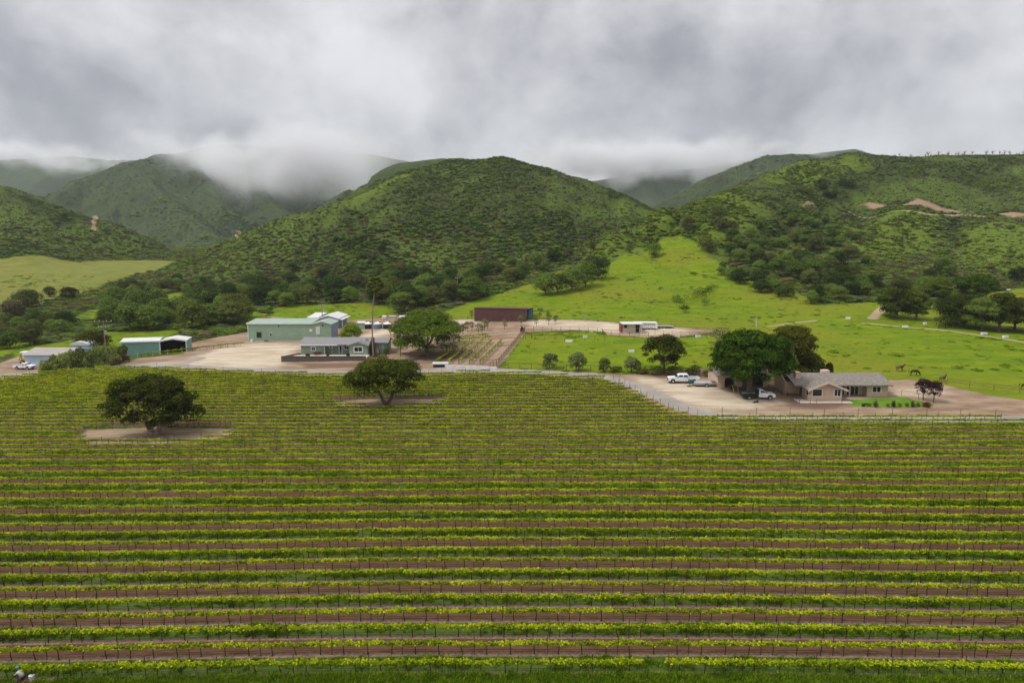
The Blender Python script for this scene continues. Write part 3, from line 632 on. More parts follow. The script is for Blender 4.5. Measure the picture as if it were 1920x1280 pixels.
# ------------------------------------------------------------------ scrub on the hills (one uncountable cover)
def facing(x, y, z, eps=3.0):
    gx = (H(x + eps, y) - H(x - eps, y))/(2*eps); gy = (H(x, y + eps) - H(x, y - eps))/(2*eps); vz = CAM_H - z
    return (gx*x + gy*y + vz)/np.sqrt(x*x + y*y + vz*vz)/np.sqrt(1 + gx*gx + gy*gy)
def build_scrub():
    rng = np.random.default_rng(21); ms = [bush_mesh(300 + i, M_CHAP[i % 5], 190, .46, 6, .72) for i in range(15)] + [bush_mesh(330 + i, M_CHAP[i % 5], 900, .22, 8, .8) for i in range(5)]
    P = []
    n = 230000; y = np.sqrt(rng.uniform(195**2, 720**2, n)); x = rng.uniform(-.86, .86, n)*y; z = H(x, y); f = facing(x, y, z); Zn = zones(x, y)
    px, py = to_px(x, y, z); ok = (f > -.12) & (Zn['meadow'] < -1 - 2*rng.random(n)) & (Zn['dirt'] < -1.5) & (Zn['scar'] < -.3) & (Zn['track'] < -.6) & (Zn['vine'] < -2)
    d = LUSH(x, y); lush = ss(-.1, .5, d)
    spur = ss(1150, 1200, px)*(1 - ss(1560, 1640, px))*ss(470, 440, y)            # open grass among the bushes high on the spur
    lime = ss(-6, 6, Zn['lime']); slope_e = ss(1540, 1600, px)*ss(395, 410, py)*(1 - ss(500, 540, py))
    dens = .99 - .42*(1 - lush)*(1 - .6*ss(40, 8, z)) - .25*spur*(1 - lush) - .08*slope_e - .30*lime*(1 - .7*lush)
    ok &= rng.random(n) < dens
    size = (.62 + .62*lush)*np.exp(rng.normal(0, .48, n)); size *= 1 + .5*ss(60, 10, z); size = np.minimum(size, 2.6)*(1 - .32*ss(35, 65, z))
    kind = np.where(lush > .55, rng.choice([0,0,1,4,0], n), rng.choice([1,2,3,4,2,1,0], n)); kind = np.where((lime > .5) & (rng.random(n) < .6), rng.choice([3,3,1,0], n), kind)
    P.append(np.stack([x, y, z - .15*size, size, kind], 1)[ok])
    n = 120000; y = np.sqrt(rng.uniform(740**2, 1950**2, n)); x = rng.uniform(-.82, .82, n)*y; z = H(x, y); f = facing(x, y, z, 6); d = fbm(x/90, y/90, 3, 191)
    px, py = to_px(x, y, z); ok = (f > -.05) & (rng.random(n) < .65 + .5*d) & ((px < 700) | (px > 1080)); size = 1.9*(1 + .7*ss(0,.5,d))*np.exp(rng.normal(0,.3,n))
    P.append(np.stack([x, y, z - .3*size, size, np.where(d > .1, 0, rng.choice([1,2,0,4], n))], 1)[ok])
    P = np.vstack(P); n = len(P); var = P[:,4].astype(int) + np.where(P[:,1] < 330, 15, 5*rng.integers(0, 3, n)); s = P[:,3]
    scatter('hillside_scrub', P[:,:3], rz_only(rng, n), np.stack([s*rng.uniform(.85,1.25,n), s*rng.uniform(.85,1.25,n), s*rng.uniform(.36,.80,n)], 1), var, ms, 'dense green and brown scrub covering the hill slopes')
    # tufts and weeds in the meadows
    n = 90000; y = np.sqrt(rng.uniform(150**2, 400**2, n)); x = rng.uniform(-.84, .84, n)*y; Zn = zones(x, y); d = fbm(x/14, y/7, 4, 55)
    ok = (Zn['meadow'] > .3) & (Zn['dirt'] < -.5) & (Zn['track'] < -.2) & (rng.random(n) < .07 + .16*ss(.1, .5, d)); x, y, d = x[ok], y[ok], d[ok]; n = len(x)
    s = (.7 + .5*ss(.1, .5, d))*np.exp(rng.normal(0, .35, n)); wm = [bush_mesh(500 + i, M_WEED, 90, .42, 4, .5) for i in range(4)]
    scatter('meadow_tufts', np.stack([x, y, H(x, y) - .05], 1), rz_only(rng, n), np.stack([s*.75, s*.75, s*.34], 1), rng.integers(0, 4, n), wm, 'taller green tufts of weeds in the meadows')
build_scrub()

# ------------------------------------------------------------------ trees, each a thing of its own
HILLOAK = [oak_mesh(40 + i, 9.0, 7.2, 1.2 if i % 2 else 1.9, M_OAK_HILL, M_BARK, nl=24, per=75, leaf=.44, trunk_r=.22, lump=.22, flat=.72, droop=.9) for i in range(6)]
def put_tree(name, label, cat, group, proto, loc, rz=0, s=(1,1,1)):
    o = thing(name, label, cat, loc, rz, group); o.scale = s
    link(bpy.data.objects.new('trunk', proto[0]), o); link(bpy.data.objects.new('crown', proto[1]), o); return o
def fit_tree(name, label, group, base, wpx, hpx, seed, mat, Yadd=0, bark=None, cb=.22, cat='tree', **kw):
    p = G(*base); k = ppm(p); W, Ht = wpx/k, hpx/k
    pr = oak_mesh(seed, W, Ht, Ht*cb, mat, bark or M_BARK, **kw); return put_tree(name, label, cat, group, pr, (p[0], p[1], p[2]), 0)
def in_poly(P, n, rng):
    P = np.array(P, float); lo, hi = P.min(0), P.max(0); out = []
    while len(out) < n:
        c = lo + (hi - lo)*rng.random(2)
        if sdf_poly(np.array([c[0]]), np.array([c[1]]), P)[0] > 0: out.append(c)
    return out
def wood(poly, n, wr, label, group, seed, name='oak_tree', hr=(.7,.95), lo=5.0):
    """trees of one wood: bases spread evenly inside the outline seen in the photograph"""
    rng = np.random.default_rng(seed); pts = []
    cand = in_poly(poly, n*6, rng)
    for c in cand:
        g = G(*c)
        if len(pts) >= n: break
        if all((g[0]-q[0])**2 + (g[1]-q[1])**2 > (lo*.8)**2 for q in pts): pts.append(g)
    for g in pts:
        w = rng.uniform(*wr); h = w*rng.uniform(*hr); pr = HILLOAK[int(rng.integers(6))]
        put_tree(name, label, 'tree', group, pr, (g[0], g[1], g[2] - .2), rng.uniform(0, 6.28), (w/9, w/9*rng.uniform(.9,1.1), h/7.2))
wood([(400,560),(470,548),(600,545),(700,548),(790,552),(850,556),(935,548),(1000,528),(900,562),(770,584),(735,577),(640,569),(560,573),(500,580),(440,576)], 46, (8,12.5), 'dark rounded oak in the wooded belt at the foot of the middle hill', 'oaks at the foot of the middle hill', 1)
wood([(420,545),(520,505),(620,510),(720,500),(830,510),(920,500),(1010,500),(1100,468),(1010,525),(850,552),(700,546),(500,545)], 48, (6,10), 'rounded green oak higher up the wooded flank of the middle hill', 'oaks on the flank of the middle hill', 2)
wood([(620,440),(680,450),(740,490),(700,500),(640,470)], 10, (5,8), 'green oak in the gully halfway up the middle hill', 'oaks in the gully of the middle hill', 3)
wood([(150,612),(240,590),(330,585),(420,578),(456,586),(450,612),(345,630),(300,622),(200,622),(150,620)], 20, (9,13), 'broad dark green tree along the creek behind the sheds', 'creek trees behind the sheds', 4, name='creek_tree')
wood([(-20,592),(60,600),(130,610),(150,625),(90,640),(20,655),(-20,660)], 22, (5,8), 'low olive brown thicket tree beside the bright green field', 'thicket trees beside the field', 5, name='thicket_tree')
wood([(190,555),(260,540),(330,525),(400,530),(400,548),(300,556),(210,575)], 24, (5,9), 'dark scrubby oak on the bank between meadow and green field', 'oaks on the bank below the western meadow', 6)
wood([(1300,462),(1350,430),(1430,430),(1500,450),(1560,490),(1640,530),(1640,566),(1545,570),(1480,540),(1400,515),(1345,485)], 46, (6,10), 'dark oak in the wooded hollow beside the grass spur', 'oaks in the hollow beside the spur', 7)
wood([(1335,492),(1400,526),(1480,548),(1545,572),(1540,584),(1470,564),(1390,544),(1338,508)], 16, (3.5,8), 'lone oak at the ragged lower edge of the hollow woods', 'oaks along the edge of the hollow', 17, lo=4.0)
wood([(1480,400),(1560,410),(1620,470),(1680,500),(1640,520),(1560,470),(1480,430)], 18, (5,8), 'oak high in the hollow below the earth cut', 'oaks below the earth cut', 8)
wood([(1640,560),(1700,520),(1760,500),(1800,510),(1800,540),(1750,560),(1680,575)], 14, (6,9.5), 'dark oak among meadow patches east of the hollow', 'oaks east of the hollow', 9)
wood([(1480,360),(1560,345),(1600,352),(1580,372),(1500,378)], 9, (6,9), 'green tree in the clump below the eastern hilltop', 'trees below the eastern hilltop', 10)
for i, (bx, by, w) in enumerate([(1022,553,58),(1046,550,52),(1072,545,58),(1098,538,58),(1122,524,52),(1112,512,44)]):
    fit_tree('oak_tree', 'dark oak in the clump on the shoulder of the grass spur', 'oaks on the shoulder of the spur', (bx, by), w, w*.82, 700 + i, M_OAK_HILL, cb=.15, nl=18, per=45, leaf=.5, lump=.22, flat=.8, droop=.9)
for i, (bx, by, w, h) in enumerate([(1228,482,34,26),(1326,472,40,30),(1181,474,18,20),(1110,468,20,20),(1290,430,30,24),(1345,420,44,30)]):
    fit_tree('oak_tree', ['round lone oak bush at the top of the bright spur grass','broad lone oak at the upper tip of the bright spur grass','small oak bush on the crest of the spur','low oak bush on the low crest of the spur','oak bush high on the scrubby spur crest','wide oak under the spur summit'][i], None, (bx, by), w, h, 720 + i, M_OAK_HILL, cb=.12, nl=16, per=45, leaf=.5, lump=.22, flat=.85, droop=.9)
for i, (bx, by, w, h, lb) in enumerate([(50,577,62,34,'wide dark oak on the bank above the thicket'),(93,556,26,20,'small round dark bush tree on the western bank'),(131,561,36,26,'round black green tree alone on the western bank'),(215,572,62,30,'spreading yellow green oak above the small field'),
        (24,592,48,28,'grey brown leafless looking bush on the western bank'),(426,566,50,36,'full dark oak at the corner of the small green field'),(372,573,54,34,'dark oak by the creek at the end of the small field'),(176,657,74,34,'broad black green tree behind the hedge shrubs')]):
    fit_tree('oak_tree' if i != 4 else 'bare_bush', lb, None, (bx, by), w, h, 740 + i, M_GREYBUSH if i == 4 else (M_OAK_DARK if i in (1,2,7) else M_OAK_HILL), cb=.12, nl=20, per=50, leaf=.5, lump=.22, flat=.8, droop=.9)
for i, (bx, by, w, h, lb) in enumerate([(1681,596,84,58,'spreading oak beside the curving dirt track'),(1717,599,52,60,'taller oak right behind the spreading oak by the track'),(1808,611,112,58,'wide leaning oak at the edge of the eastern grove'),(1841,619,84,72,'olive brown oak in the middle of the eastern grove'),
        (1872,621,76,80,'tall dark oak in the eastern grove'),(1902,618,70,66,'rusty tinted oak at the far end of the eastern grove'),(1825,560,82,46,'bright dome shaped oak up the slope behind the eastern grove'),(1757,560,66,40,'low dark oak next to the earth bank'),(1907,530,36,32,'lone oak on the open slope above the grove'),(1950,625,90,70,'dark oak beyond the eastern grove')]):
    fit_tree('oak_tree', lb, None, (bx, by), w, h, 760 + i, [M_OAK,M_OAK,M_OAK,M_GREYBUSH if 0 else M_OAK_HILL,M_OAK_DARK,M_OAK_RUST,M_OAK_BRIGHT,M_OAK,M_OAK_DARK,M_OAK][i], cb=.17, nl=34, per=130, leaf=.40, trunk_r=.35, lump=.19, droop=.7)
# the great trees of the farm
fit_tree('vineyard_oak', 'wide dark oak with forked pale trunks in the larger vineyard clearing', None, (290,814), 160, 126, 801, M_OAK, cb=.22, nl=70, per=270, leaf=.32, forks=2, trunk_r=.42, lump=.125, flat=.7, droop=.6, bark=M_BARK_PALE)
fit_tree('vineyard_oak', 'flat topped rusty green oak leaning over the smaller vineyard clearing', None, (724,759), 146, 92, 802, M_OAK_RUST, cb=.32, nl=52, per=240, leaf=.32, forks=2, trunk_r=.34, lump=.15, bark=M_BARK)
fit_tree('oak_tree', 'massive round oak between the green house and the young vines', None, (800,666), 148, 88, 803, M_OAK_LEAFY, cb=.16, nl=54, per=140, leaf=.38, forks=1, trunk_r=.5, lump=.13, droop=.6, flat=.7)
fit_tree('oak_tree', 'olive green oak rising behind the massive oak by the green house', None, (820,646), 70, 66, 813, M_OAK, cb=.2, nl=26, per=80, leaf=.40, lump=.18)
fit_tree('oak_tree', 'huge layered bright green tree shading the garage and parked trucks', None, (1405,736), 176, 128, 804, M_OAK_SHADE, cb=.28, nl=84, per=250, leaf=.34, forks=1, trunk_r=.5, lump=.115, flat=.65, droop=.7)
fit_tree('oak_tree', 'tall very dark tree behind the huge bright green tree', None, (1480,704), 116, 104, 805, M_OAK_DARK, cb=.10, nl=46, per=190, leaf=.40, lump=.16, droop=.6)
fit_tree('oak_tree', 'thin grey brown tree half hidden behind the huge green tree', None, (1352,668), 62, 62, 806, M_GREYBUSH, cb=.2, nl=22, per=45, leaf=.36, lump=.17)
fit_tree('oak_tree', 'open dark oak standing over the hedge by the pasture fence', None, (1244,698), 94, 74, 807, M_OAK_DARK, cb=.26, nl=38, per=190, leaf=.34, trunk_r=.3, lump=.15)
fit_tree('dark_tree', 'low dark drooping tree beside the tan house roof', None, (1520,706), 60, 30, 808, M_OAK_DARK, cb=.1, nl=18, per=70, leaf=.4, lump=.2)
fit_tree('willow_tree', 'round lime green weeping tree behind the green house', None, (659,640), 50, 34, 809, M_WILLOW, cb=.08, nl=26, per=110, leaf=.36, lump=.19, flat=.9, droop=1.0)
fit_tree('oak_tree', 'dark oak at the edge of the back field by the white containers', None, (752,585), 52, 40, 810, M_OAK_HILL, cb=.15, nl=22, per=60, leaf=.45, lump=.2)
for i, (bx, by, w, h) in enumerate([(1032,691,36,34),(1082,695,40,36),(1133,697,28,28),(1185,698,34,31)]):
    fit_tree('olive_tree', ['round silvery olive tree, first along the pasture fence from the young vines','round silvery olive tree, second along the pasture fence from the young vines','thin yellowish olive tree along the pasture fence','pale silvery olive tree nearest the dark fence oak'][i].replace('nearest', 'next to'), 'olive trees along the pasture fence', (bx, by), w, h, 820 + i, M_OLIVE if i != 2 else M_SHRUB, cb=.14, nl=22, per=320, leaf=.28, forks=3, trunk_r=.09, lump=.19, flat=.85)
SMALL_OLIVE = [oak_mesh(840 + i, 2.3, 3.4, 1.0, M_OLIVE, M_BARK, nl=12, per=110, leaf=.24, trunk_r=.07, lump=.24, flat=1.1) for i in range(3)]
for i, (bx, by) in enumerate([(884,598),(877,623),(885,620),(897,629),(904,625),(909,621),(914,618),(946,618),(977,611),(1006,612),(1012,597),(1027,597),(1029,609),(1042,607),(868,628)]):
    p = G(bx, by); s = 1 + .18*math.sin(i*2.7); put_tree('young_olive_tree', 'young silvery olive tree on bare ground near the brown barn', 'tree', 'young olive trees by the brown barn', SMALL_OLIVE[i % 3], p, i*1.7, (s, s, s))
def shrub(name, label, group, base, wpx, hpx, seed, mat, n=900, leaf=.22, cat='shrub'):
    p = G(*base); k = ppm(p); o = link(bpy.data.objects.new(name, bush_mesh(seed, mat, n, leaf*2/(wpx/k), 9, 1.0))); o.location = p; o.scale = (wpx/k/2*.92, wpx/k/2*.92, hpx/k*.9)
    return tag(o, label, cat, group)
for i, (bx, by, w, h) in enumerate([(86,698,30,24),(104,697,36,34),(126,695,40,40),(148,692,38,42),(168,690,36,38),(188,687,38,38),(208,684,36,36),(224,679,32,32)]):
    shrub('hedge_shrub', 'feathery grey green shrub in the hedge along the farm road by the blue shed', 'shrubs of the roadside hedge', (bx, by), w, h, 860 + i, M_SHRUB, 3000, .34)
for i, (bx, by, w, h) in enumerate([(221,684,19,15),(238,679,17,14)]):
    shrub('brown_bush', ['clipped ball of dark brown bush beside the utility pole','clipped dark brown bush ball by the foot of the open shed'][i], None, (bx, by), w, h, 880 + i, M_BROWNBUSH, 900, .2)
for i, (bx, by, w, h) in enumerate([(1731,750,36,42),(1750,753,36,40)]):
    fit_tree('plum_tree', ['dark purple leaved plum tree by the end of the house fence','dark purple leaved plum tree at the corner of the dry bed'][i], None, (bx, by), w, h, 890 + i, M_PLUM, cb=.32, nl=20, per=150, leaf=.26, trunk_r=.1, lump=.2, flat=.9)
for i, (bx, by) in enumerate([(1540,705),(1549,705),(1557,706)]):
    shrub('conifer_shrub', 'small upright dark conifer behind the tan house roof', 'conifers behind the tan house', (bx, by), 11, 26, 896 + i, M_OAK_DARK, 500, .3)
for i, (bx, by, w) in enumerate([(1230,701,44),(1265,702,46),(1300,703,44),(1205,700,26),(1155,697,26),(1330,705,40)]):
    shrub('hedge_bush', 'low dark bush in the hedge under the pasture fence', 'bushes of the pasture hedge', (bx, by), w, 18 if i < 3 else 12, 900 + i, M_OAK, 1100, .3)

# burnt, leafless trees along the eastern skyline
def bare_tree_mesh(seed):
    rng = np.random.default_rng(seed); mb = MB(); mb.tube([(0,0,-.4),(rng.normal(0,.1),0,1.2),(rng.normal(0,.25),rng.normal(0,.2),2.6)], [.22,.17,.10], 6)
    for i in range(11):
        a = rng.uniform(0, 6.28); z = rng.uniform(1.0, 2.5); r = rng.uniform(.8, 1.9); e = (math.cos(a)*r, math.sin(a)*r, z + rng.uniform(.5, 1.9)); m = (e[0]*.5, e[1]*.5, z + (e[2]-z)*.35); mb.tube([(0,0,z), m, e], [.10,.07,.025], 5)
        for j in range(2): q = (e[0] + rng.normal(0,.45), e[1] + rng.normal(0,.45), e[2] + rng.uniform(0,.6)); mb.tube([m, q], [.05,.015], 4)
    return mb.mesh('bare_tree', M_BARK)
BARE = [bare_tree_mesh(950 + i) for i in range(4)]
rng = np.random.default_rng(31)
for i in range(26):
    px = 1660 + (i*10.4 + rng.normal(0, 9)) % 262; Y = 596 + rng.normal(0, 5); x = at(px, 292, Y)[0]; o = link(bpy.data.objects.new('bare_tree', BARE[i % 4])); o.location = (x, Y, hz(x, Y)); s_ = rng.uniform(.45, 1.15); o.scale = (s_, s_, s_); o.rotation_euler = (0, 0, rng.uniform(0, 6.28))
    tag(o, 'leafless burnt tree on the eastern hilltop skyline', 'tree', 'leafless trees on the eastern skyline')
# ------------------------------------------------------------------ haze over the valley and cloud lying on the hilltops
def volume_mat(name, col, dens, aniso=.2):
    m = bpy.data.materials.new(name); m.use_nodes = True; nt = m.node_tree; nt.nodes.clear()
    out = nt.nodes.new('ShaderNodeOutputMaterial'); v = nt.nodes.new('ShaderNodeVolumePrincipled')
    v.inputs['Color'].default_value = (*col, 1); v.inputs['Density'].default_value = dens; v.inputs['Anisotropy'].default_value = aniso
    nt.links.new(v.outputs[0], out.inputs['Volume']); return m
o = box('haze', volume_mat('valley_air', (.86,.93,1.0), .00007), None, -4200, 4200, -60, 4100, -60, 660); tag(o, 'pale damp air filling the valley', None, None, 'stuff')
def cloud_bank(label, lobes, bounds):
    """low cloud lying on the far ridges: a few soft lobes torn up by turbulence"""
    m = bpy.data.materials.new('low_cloud'); m.use_nodes = True; nt = m.node_tree; nt.nodes.clear(); L = nt.links.new
    out = nt.nodes.new('ShaderNodeOutputMaterial'); v = nt.nodes.new('ShaderNodeVolumePrincipled'); v.inputs['Color'].default_value = (.985,.985,1,1); v.inputs['Anisotropy'].default_value = .2
    tc = nt.nodes.new('ShaderNodeTexCoord').outputs['Object']; M = lambda *a, **k: nmath(nt, *a, **k)
    wn = nt.nodes.new('ShaderNodeTexNoise'); wn.inputs['Scale'].default_value = .0055; wn.inputs['Detail'].default_value = 4; L(tc, wn.inputs['Vector'])
    w1 = nt.nodes.new('ShaderNodeVectorMath'); w1.operation = 'SUBTRACT'; L(wn.outputs['Color'], w1.inputs[0]); w1.inputs[1].default_value = (.5, .5, .5)
    w2 = nt.nodes.new('ShaderNodeVectorMath'); w2.operation = 'MULTIPLY'; L(w1.outputs[0], w2.inputs[0]); w2.inputs[1].default_value = (420, 420, 190)
    w3 = nt.nodes.new('ShaderNodeVectorMath'); L(tc, w3.inputs[0]); L(w2.outputs[0], w3.inputs[1]); pos = w3.outputs[0]
    tot = None
    for (px, py, Y, rx, rz, w) in lobes:
        c = at(px, py, Y + 0); q = nt.nodes.new('ShaderNodeVectorMath'); q.operation = 'SUBTRACT'; L(pos, q.inputs[0]); q.inputs[1].default_value = c
        q2 = nt.nodes.new('ShaderNodeVectorMath'); q2.operation = 'MULTIPLY'; L(q.outputs[0], q2.inputs[0]); q2.inputs[1].default_value = (1/rx, 1/(rx*.5), 1/rz)
        q3 = nt.nodes.new('ShaderNodeVectorMath'); q3.operation = 'DOT_PRODUCT'; L(q2.outputs[0], q3.inputs[0]); L(q2.outputs[0], q3.inputs[1])
        g = M('MULTIPLY', M('POWER', 2.718, M('MULTIPLY', q3.outputs['Value'], -1.0)), w); tot = g if tot is None else M('ADD', tot, g)
    n1 = nnoise(nt, .0085, 5, .62, tc, dist=.6)
    d = M('MAXIMUM', M('SUBTRACT', M('MULTIPLY', tot, M('ADD', M('MULTIPLY', n1, 4.2), -1.15)), .10), 0.0)
    L(M('MULTIPLY', d, .0135), v.inputs['Density']); L(v.outputs[0], out.inputs['Volume'])
    try: m.cycles.volume_step_rate = .3
    except Exception: pass
    tag(box('clouds', m, None, *bounds), label, None, 'clouds on the far hilltops', 'stuff')
def bounds_of(lobes):
    P = np.array([at(*l[:3]) for l in lobes]); r = np.array([(l[3]*2.1 + 60, l[3]*1.1 + 60, l[4]*2.1 + 40) for l in lobes]); lo, hi = (P - r).min(0), (P + r).max(0); return (lo[0], hi[0], lo[1], hi[1], max(lo[2], 20), min(hi[2], 650))
_a = [(345,280,1330,95,20,.8),(430,288,1300,110,28,.85),(520,302,1260,120,36,.95),(600,330,1210,88,34,1.0),(650,322,1300,115,42,1.0),(480,328,1240,66,13,.6)]
_b = [(-60,284,1900,200,30,.9),(60,294,1880,150,20,.7),(130,314,1830,100,10,.6),(215,308,1900,90,11,.5)]
_c = [(1110,308,1820,150,30,1.1),(1210,298,1800,170,32,1.2),(1310,296,1760,150,30,1.1),(1380,292,1330,70,11,.7),(1440,284,1320,80,10,.9)]
_far = lambda L_: [(a, b, 780 + (Y - 780)*FS, r1*1.4, r2*1.4, w) for (a, b, Y, r1, r2, w) in L_]
_a, _b, _c = _far(_a), _far(_b), _far(_c)
cloud_bank('low cloud spilling over the peak beside the middle hill', _a, bounds_of(_a)); cloud_bank('wisps of cloud on the far western range', _b, bounds_of(_b)); cloud_bank('low cloud capping the far eastern mountains', _c, bounds_of(_c))

# ------------------------------------------------------------------ building kit
M_GREENMETAL = plain('green_metal_siding', (.25,.36,.255), .55, .07, .5, streak=('X', 2.2, .02))
M_GREENROOF = plain('green_metal_roof', (.27,.37,.29), .5, .08, .5, streak=('X', 1.6, .02))
M_TEAL = plain('teal_metal_siding', (.19,.34,.29), .55, .07, .5, streak=('X', 2.2, .02))
M_WHITE = plain('white_trim', (.72,.72,.70), .5, .06, 2)
M_OFFWHITE = plain('off_white_roof', (.58,.57,.55), .6, .08, 1)
M_BLUESIDE = plain('pale_blue_siding', (.43,.55,.68), .6, .06, .6, streak=('X', 2.0, .02))
M_BLUEGREY = plain('blue_grey_siding', (.17,.23,.31), .6, .08, .6, streak=('X', 2.0, .02))
M_TANROOF = plain('taupe_sheet_roof', (.34,.30,.27), .7, .08, .5, streak=('X', 1.6, .02))
M_BROWN = plain('brown_metal_siding', (.098,.042,.040), .6, .10, .6, streak=('X', 2.6, .02))
M_HOUSEGREEN = plain('sage_house_paint', (.245,.315,.225), .75, .06, 1, streak=('Z', 1.8, .02))
M_SHINGLE = plain('grey_shingle', (.215,.205,.21), .9, .16, 3, bump=.02, stretch=(1,1,3))
M_SHINGLE2 = plain('weathered_shingle', (.20,.175,.150), .9, .26, 2, bump=.03, stretch=(1,1,3))
M_TAN = plain('tan_house_paint', (.56,.415,.30), .75, .06, 1, streak=('Z', 1.8, .02))
M_TANTRIM = plain('tan_trim', (.60,.47,.35), .7, .06, 1)
M_GLASS = plain('window_glass', (.012,.016,.018), .08, .1, 1, spec=.6)
M_BRICK = plain('chimney_brick', (.20,.075,.05), .9, .2, 4, bump=.02)
M_DARKWOOD = plain('dark_stained_boards', (.115,.092,.082), .8, .2, 2, stretch=(6,6,.4))
M_CONCRETE = plain('concrete', (.50,.44,.39), .85, .1, 1)
M_CONCRETE2 = plain('grey_concrete', (.40,.39,.38), .85, .12, .8)
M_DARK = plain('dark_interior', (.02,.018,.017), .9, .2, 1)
M_STEEL = plain('galvanised_steel', (.42,.43,.44), .4, .1, 2, metal=.6)
M_RUSTPIPE = plain('rusty_pipe', (.13,.075,.05), .8, .2, 3)
M_BLACK = plain('black_paint', (.014,.014,.016), .4, .1, 2)
M_CAR = plain('white_car_paint', (.78,.78,.80), .25, .03, 2, spec=.5)
M_TYRE = plain('tyre_rubber', (.018,.018,.018), .9, .1, 4)
M_POLE = plain('pole_wood', (.24,.175,.13), .9, .2, 2, stretch=(8,8,.5))
M_CREAM = plain('cream_siding', (.60,.54,.42), .7, .08, 1)
M_YELLOW = plain('machine_yellow', (.50,.30,.03), .5, .1, 2)
M_ORANGE = plain('machine_orange', (.55,.13,.03), .5, .1, 2)
M_BLUETANK = plain('blue_tank', (.10,.17,.26), .5, .1, 1)
M_STONE = plain('field_stone', (.42,.38,.33), .9, .2, 3, bump=.02)
M_BUCKET = plain('white_plastic', (.62,.62,.60), .4, .03, 2)
M_REDPLANT = leaf_mat('red_flowering_plant', (.04,.02,.01), (.17,.055,.025))
def gable(t, x0, x1, y0, y1, h, rise, wall, roof, over=.35, ridge='x', trim=None, z0=-.6, thick=.14, wname='wall', rname='roof'):
    """walls with gables and two roof slopes; ridge along x or y"""
    if ridge == 'x': a0, a1, b0, b1, ax = y0, y1, x0, x1, 'x'
    else: a0, a1, b0, b1, ax = x0, x1, y0, y1, 'y'
    m = (a0 + a1)/2; s = rise/(m - a0)
    MB().prism([(a0, z0), (a1, z0), (a1, h), (m, h + rise), (a0, h)], b0, b1, ax).build(wname, wall, t)
    r = MB()
    for sg in (-1, 1):
        e = a0 - over if sg < 0 else a1 + over; ze = h - over*s + .03
        r.prism([(e, ze), (m, h + rise + .03), (m, h + rise + .03 + thick), (e, ze + thick)], b0 - over, b1 + over, ax)
    ro = r.build(rname, roof, t)
    if trim:
        q = MB()
        for sg in (-1, 1):
            e = a0 - over - .04 if sg < 0 else a1 + over + .04; ze = h - over*s + .01
            for b in (b0 - over - .06, b1 + over + .003): q.prism([(e, ze - .12), (m, h + rise - .11), (m, h + rise + thick + .06), (e, ze + thick + .05)], b, b + .06, ax)
            q.prism([(e - .05*(sg < 0), ze - .12), (e + .05*(sg > 0), ze - .12), (e + .05*(sg > 0), ze + thick + .045), (e - .05*(sg < 0), ze + thick + .045)], b0 - over, b1 + over, ax)
        q.build('trim', trim, ro)
    return ro
def window(t, x0, x1, z0, z1, y, frame=None, side='front', fw=.12, mull=1, name='window'):
    """frame proud of the wall, panes set back in it; side front = wall facing -y at y, left/right = wall at x=y"""
    def bx(mb, a0, a1, b0, b1, d0, d1):
        if side == 'front': mb.box(a0, a1, y - d1, y - d0, b0, b1)
        elif side == 'right': mb.box(y + d0, y + d1, a0, a1, b0, b1)
        else: mb.box(y - d1, y - d0, a0, a1, b0, b1)
    f = MB(); bx(f, x0, x1, z0, z0 + fw, .003, .09); bx(f, x0, x1, z1 - fw, z1, .003, .09); bx(f, x0, x0 + fw, z0 + fw, z1 - fw, .003, .09); bx(f, x1 - fw, x1, z0 + fw, z1 - fw, .003, .09)
    n = mull
    for i in range(1, n): xm = x0 + (x1 - x0)*i/n; bx(f, xm - .035, xm + .035, z0 + fw, z1 - fw, .003, .07)
    w = f.build(name, frame or M_WHITE, t)
    for i in range(n):
        p = MB(); bx(p, x0 + (x1-x0)*i/n + .02, x0 + (x1-x0)*(i+1)/n - .02, z0 + .02, z1 - .02, .006, .03); p.build('pane', M_GLASS, w)
    return w
def span(pl, pr, py):
    """ground point under the left end of a facade and its length in metres"""
    a = G(pl, py); k = ppm(a); return (a[0], a[1], a[2]), (pr - pl)/k, k

# ---- big green barn, blue barn behind it
p, W, k = span(466, 588, 640); px_ = lambda x: (x - 466)/k
t = thing('barn', 'long pale green metal barn with white roof trim beside the gravel yard', 'barn', p); h = 35.5/k; D = 7.5; x2 = px_(622)
box('wall', M_GREENMETAL, t, 0, W, 0, D, -.6, h - .25)
MB().prism([(-.2, h - .25), (D + .2, h + .25), (D + .2, h + .40), (-.2, h - .10)], -.25, W - .05, 'x').build('roof', M_GREENROOF, t)
gable(t, W + .003, x2, -.02, D, h - .35, .75, M_GREENMETAL, M_GREENROOF, .2, ridge='y', trim=M_WHITE)
box('side_wall', M_BLUEGREY, t, x2 + .003, x2 + .05, .1, D - .1, -.5, h - .5); q = MB(); q.box(-.3, W - .06, -.28, -.205, h - .42, h - .02); q.box(-.06, .12, -.05, -.003, -.5, h - .4); q.build('trim', M_WHITE, t)
window(t, px_(482), px_(491), 1.2, 2.8, 0, M_BLACK, fw=.06, mull=2); window(t, px_(506.5), px_(510.5), 1.6, 2.5, 0, M_WHITE, fw=.06)
box('sign_panel', M_WHITE, t, px_(581), px_(586.5), -.05, -.004, 3.0, 3.7); window(t, px_(523), px_(525), 4.4, 4.9, 0, M_BLACK, fw=.05); window(t, px_(605.5), px_(607.5), 4.6, 5.1, -.02, M_BLACK, fw=.05)
f = MB().box(px_(593.5), px_(601), -.09, -.024, 2.1, 4.4).build('door', M_WHITE, t); MB().box(px_(594.3), px_(600.2), -.12, -.093, 2.2, 4.2).build('roller_curtain', M_OFFWHITE, f)
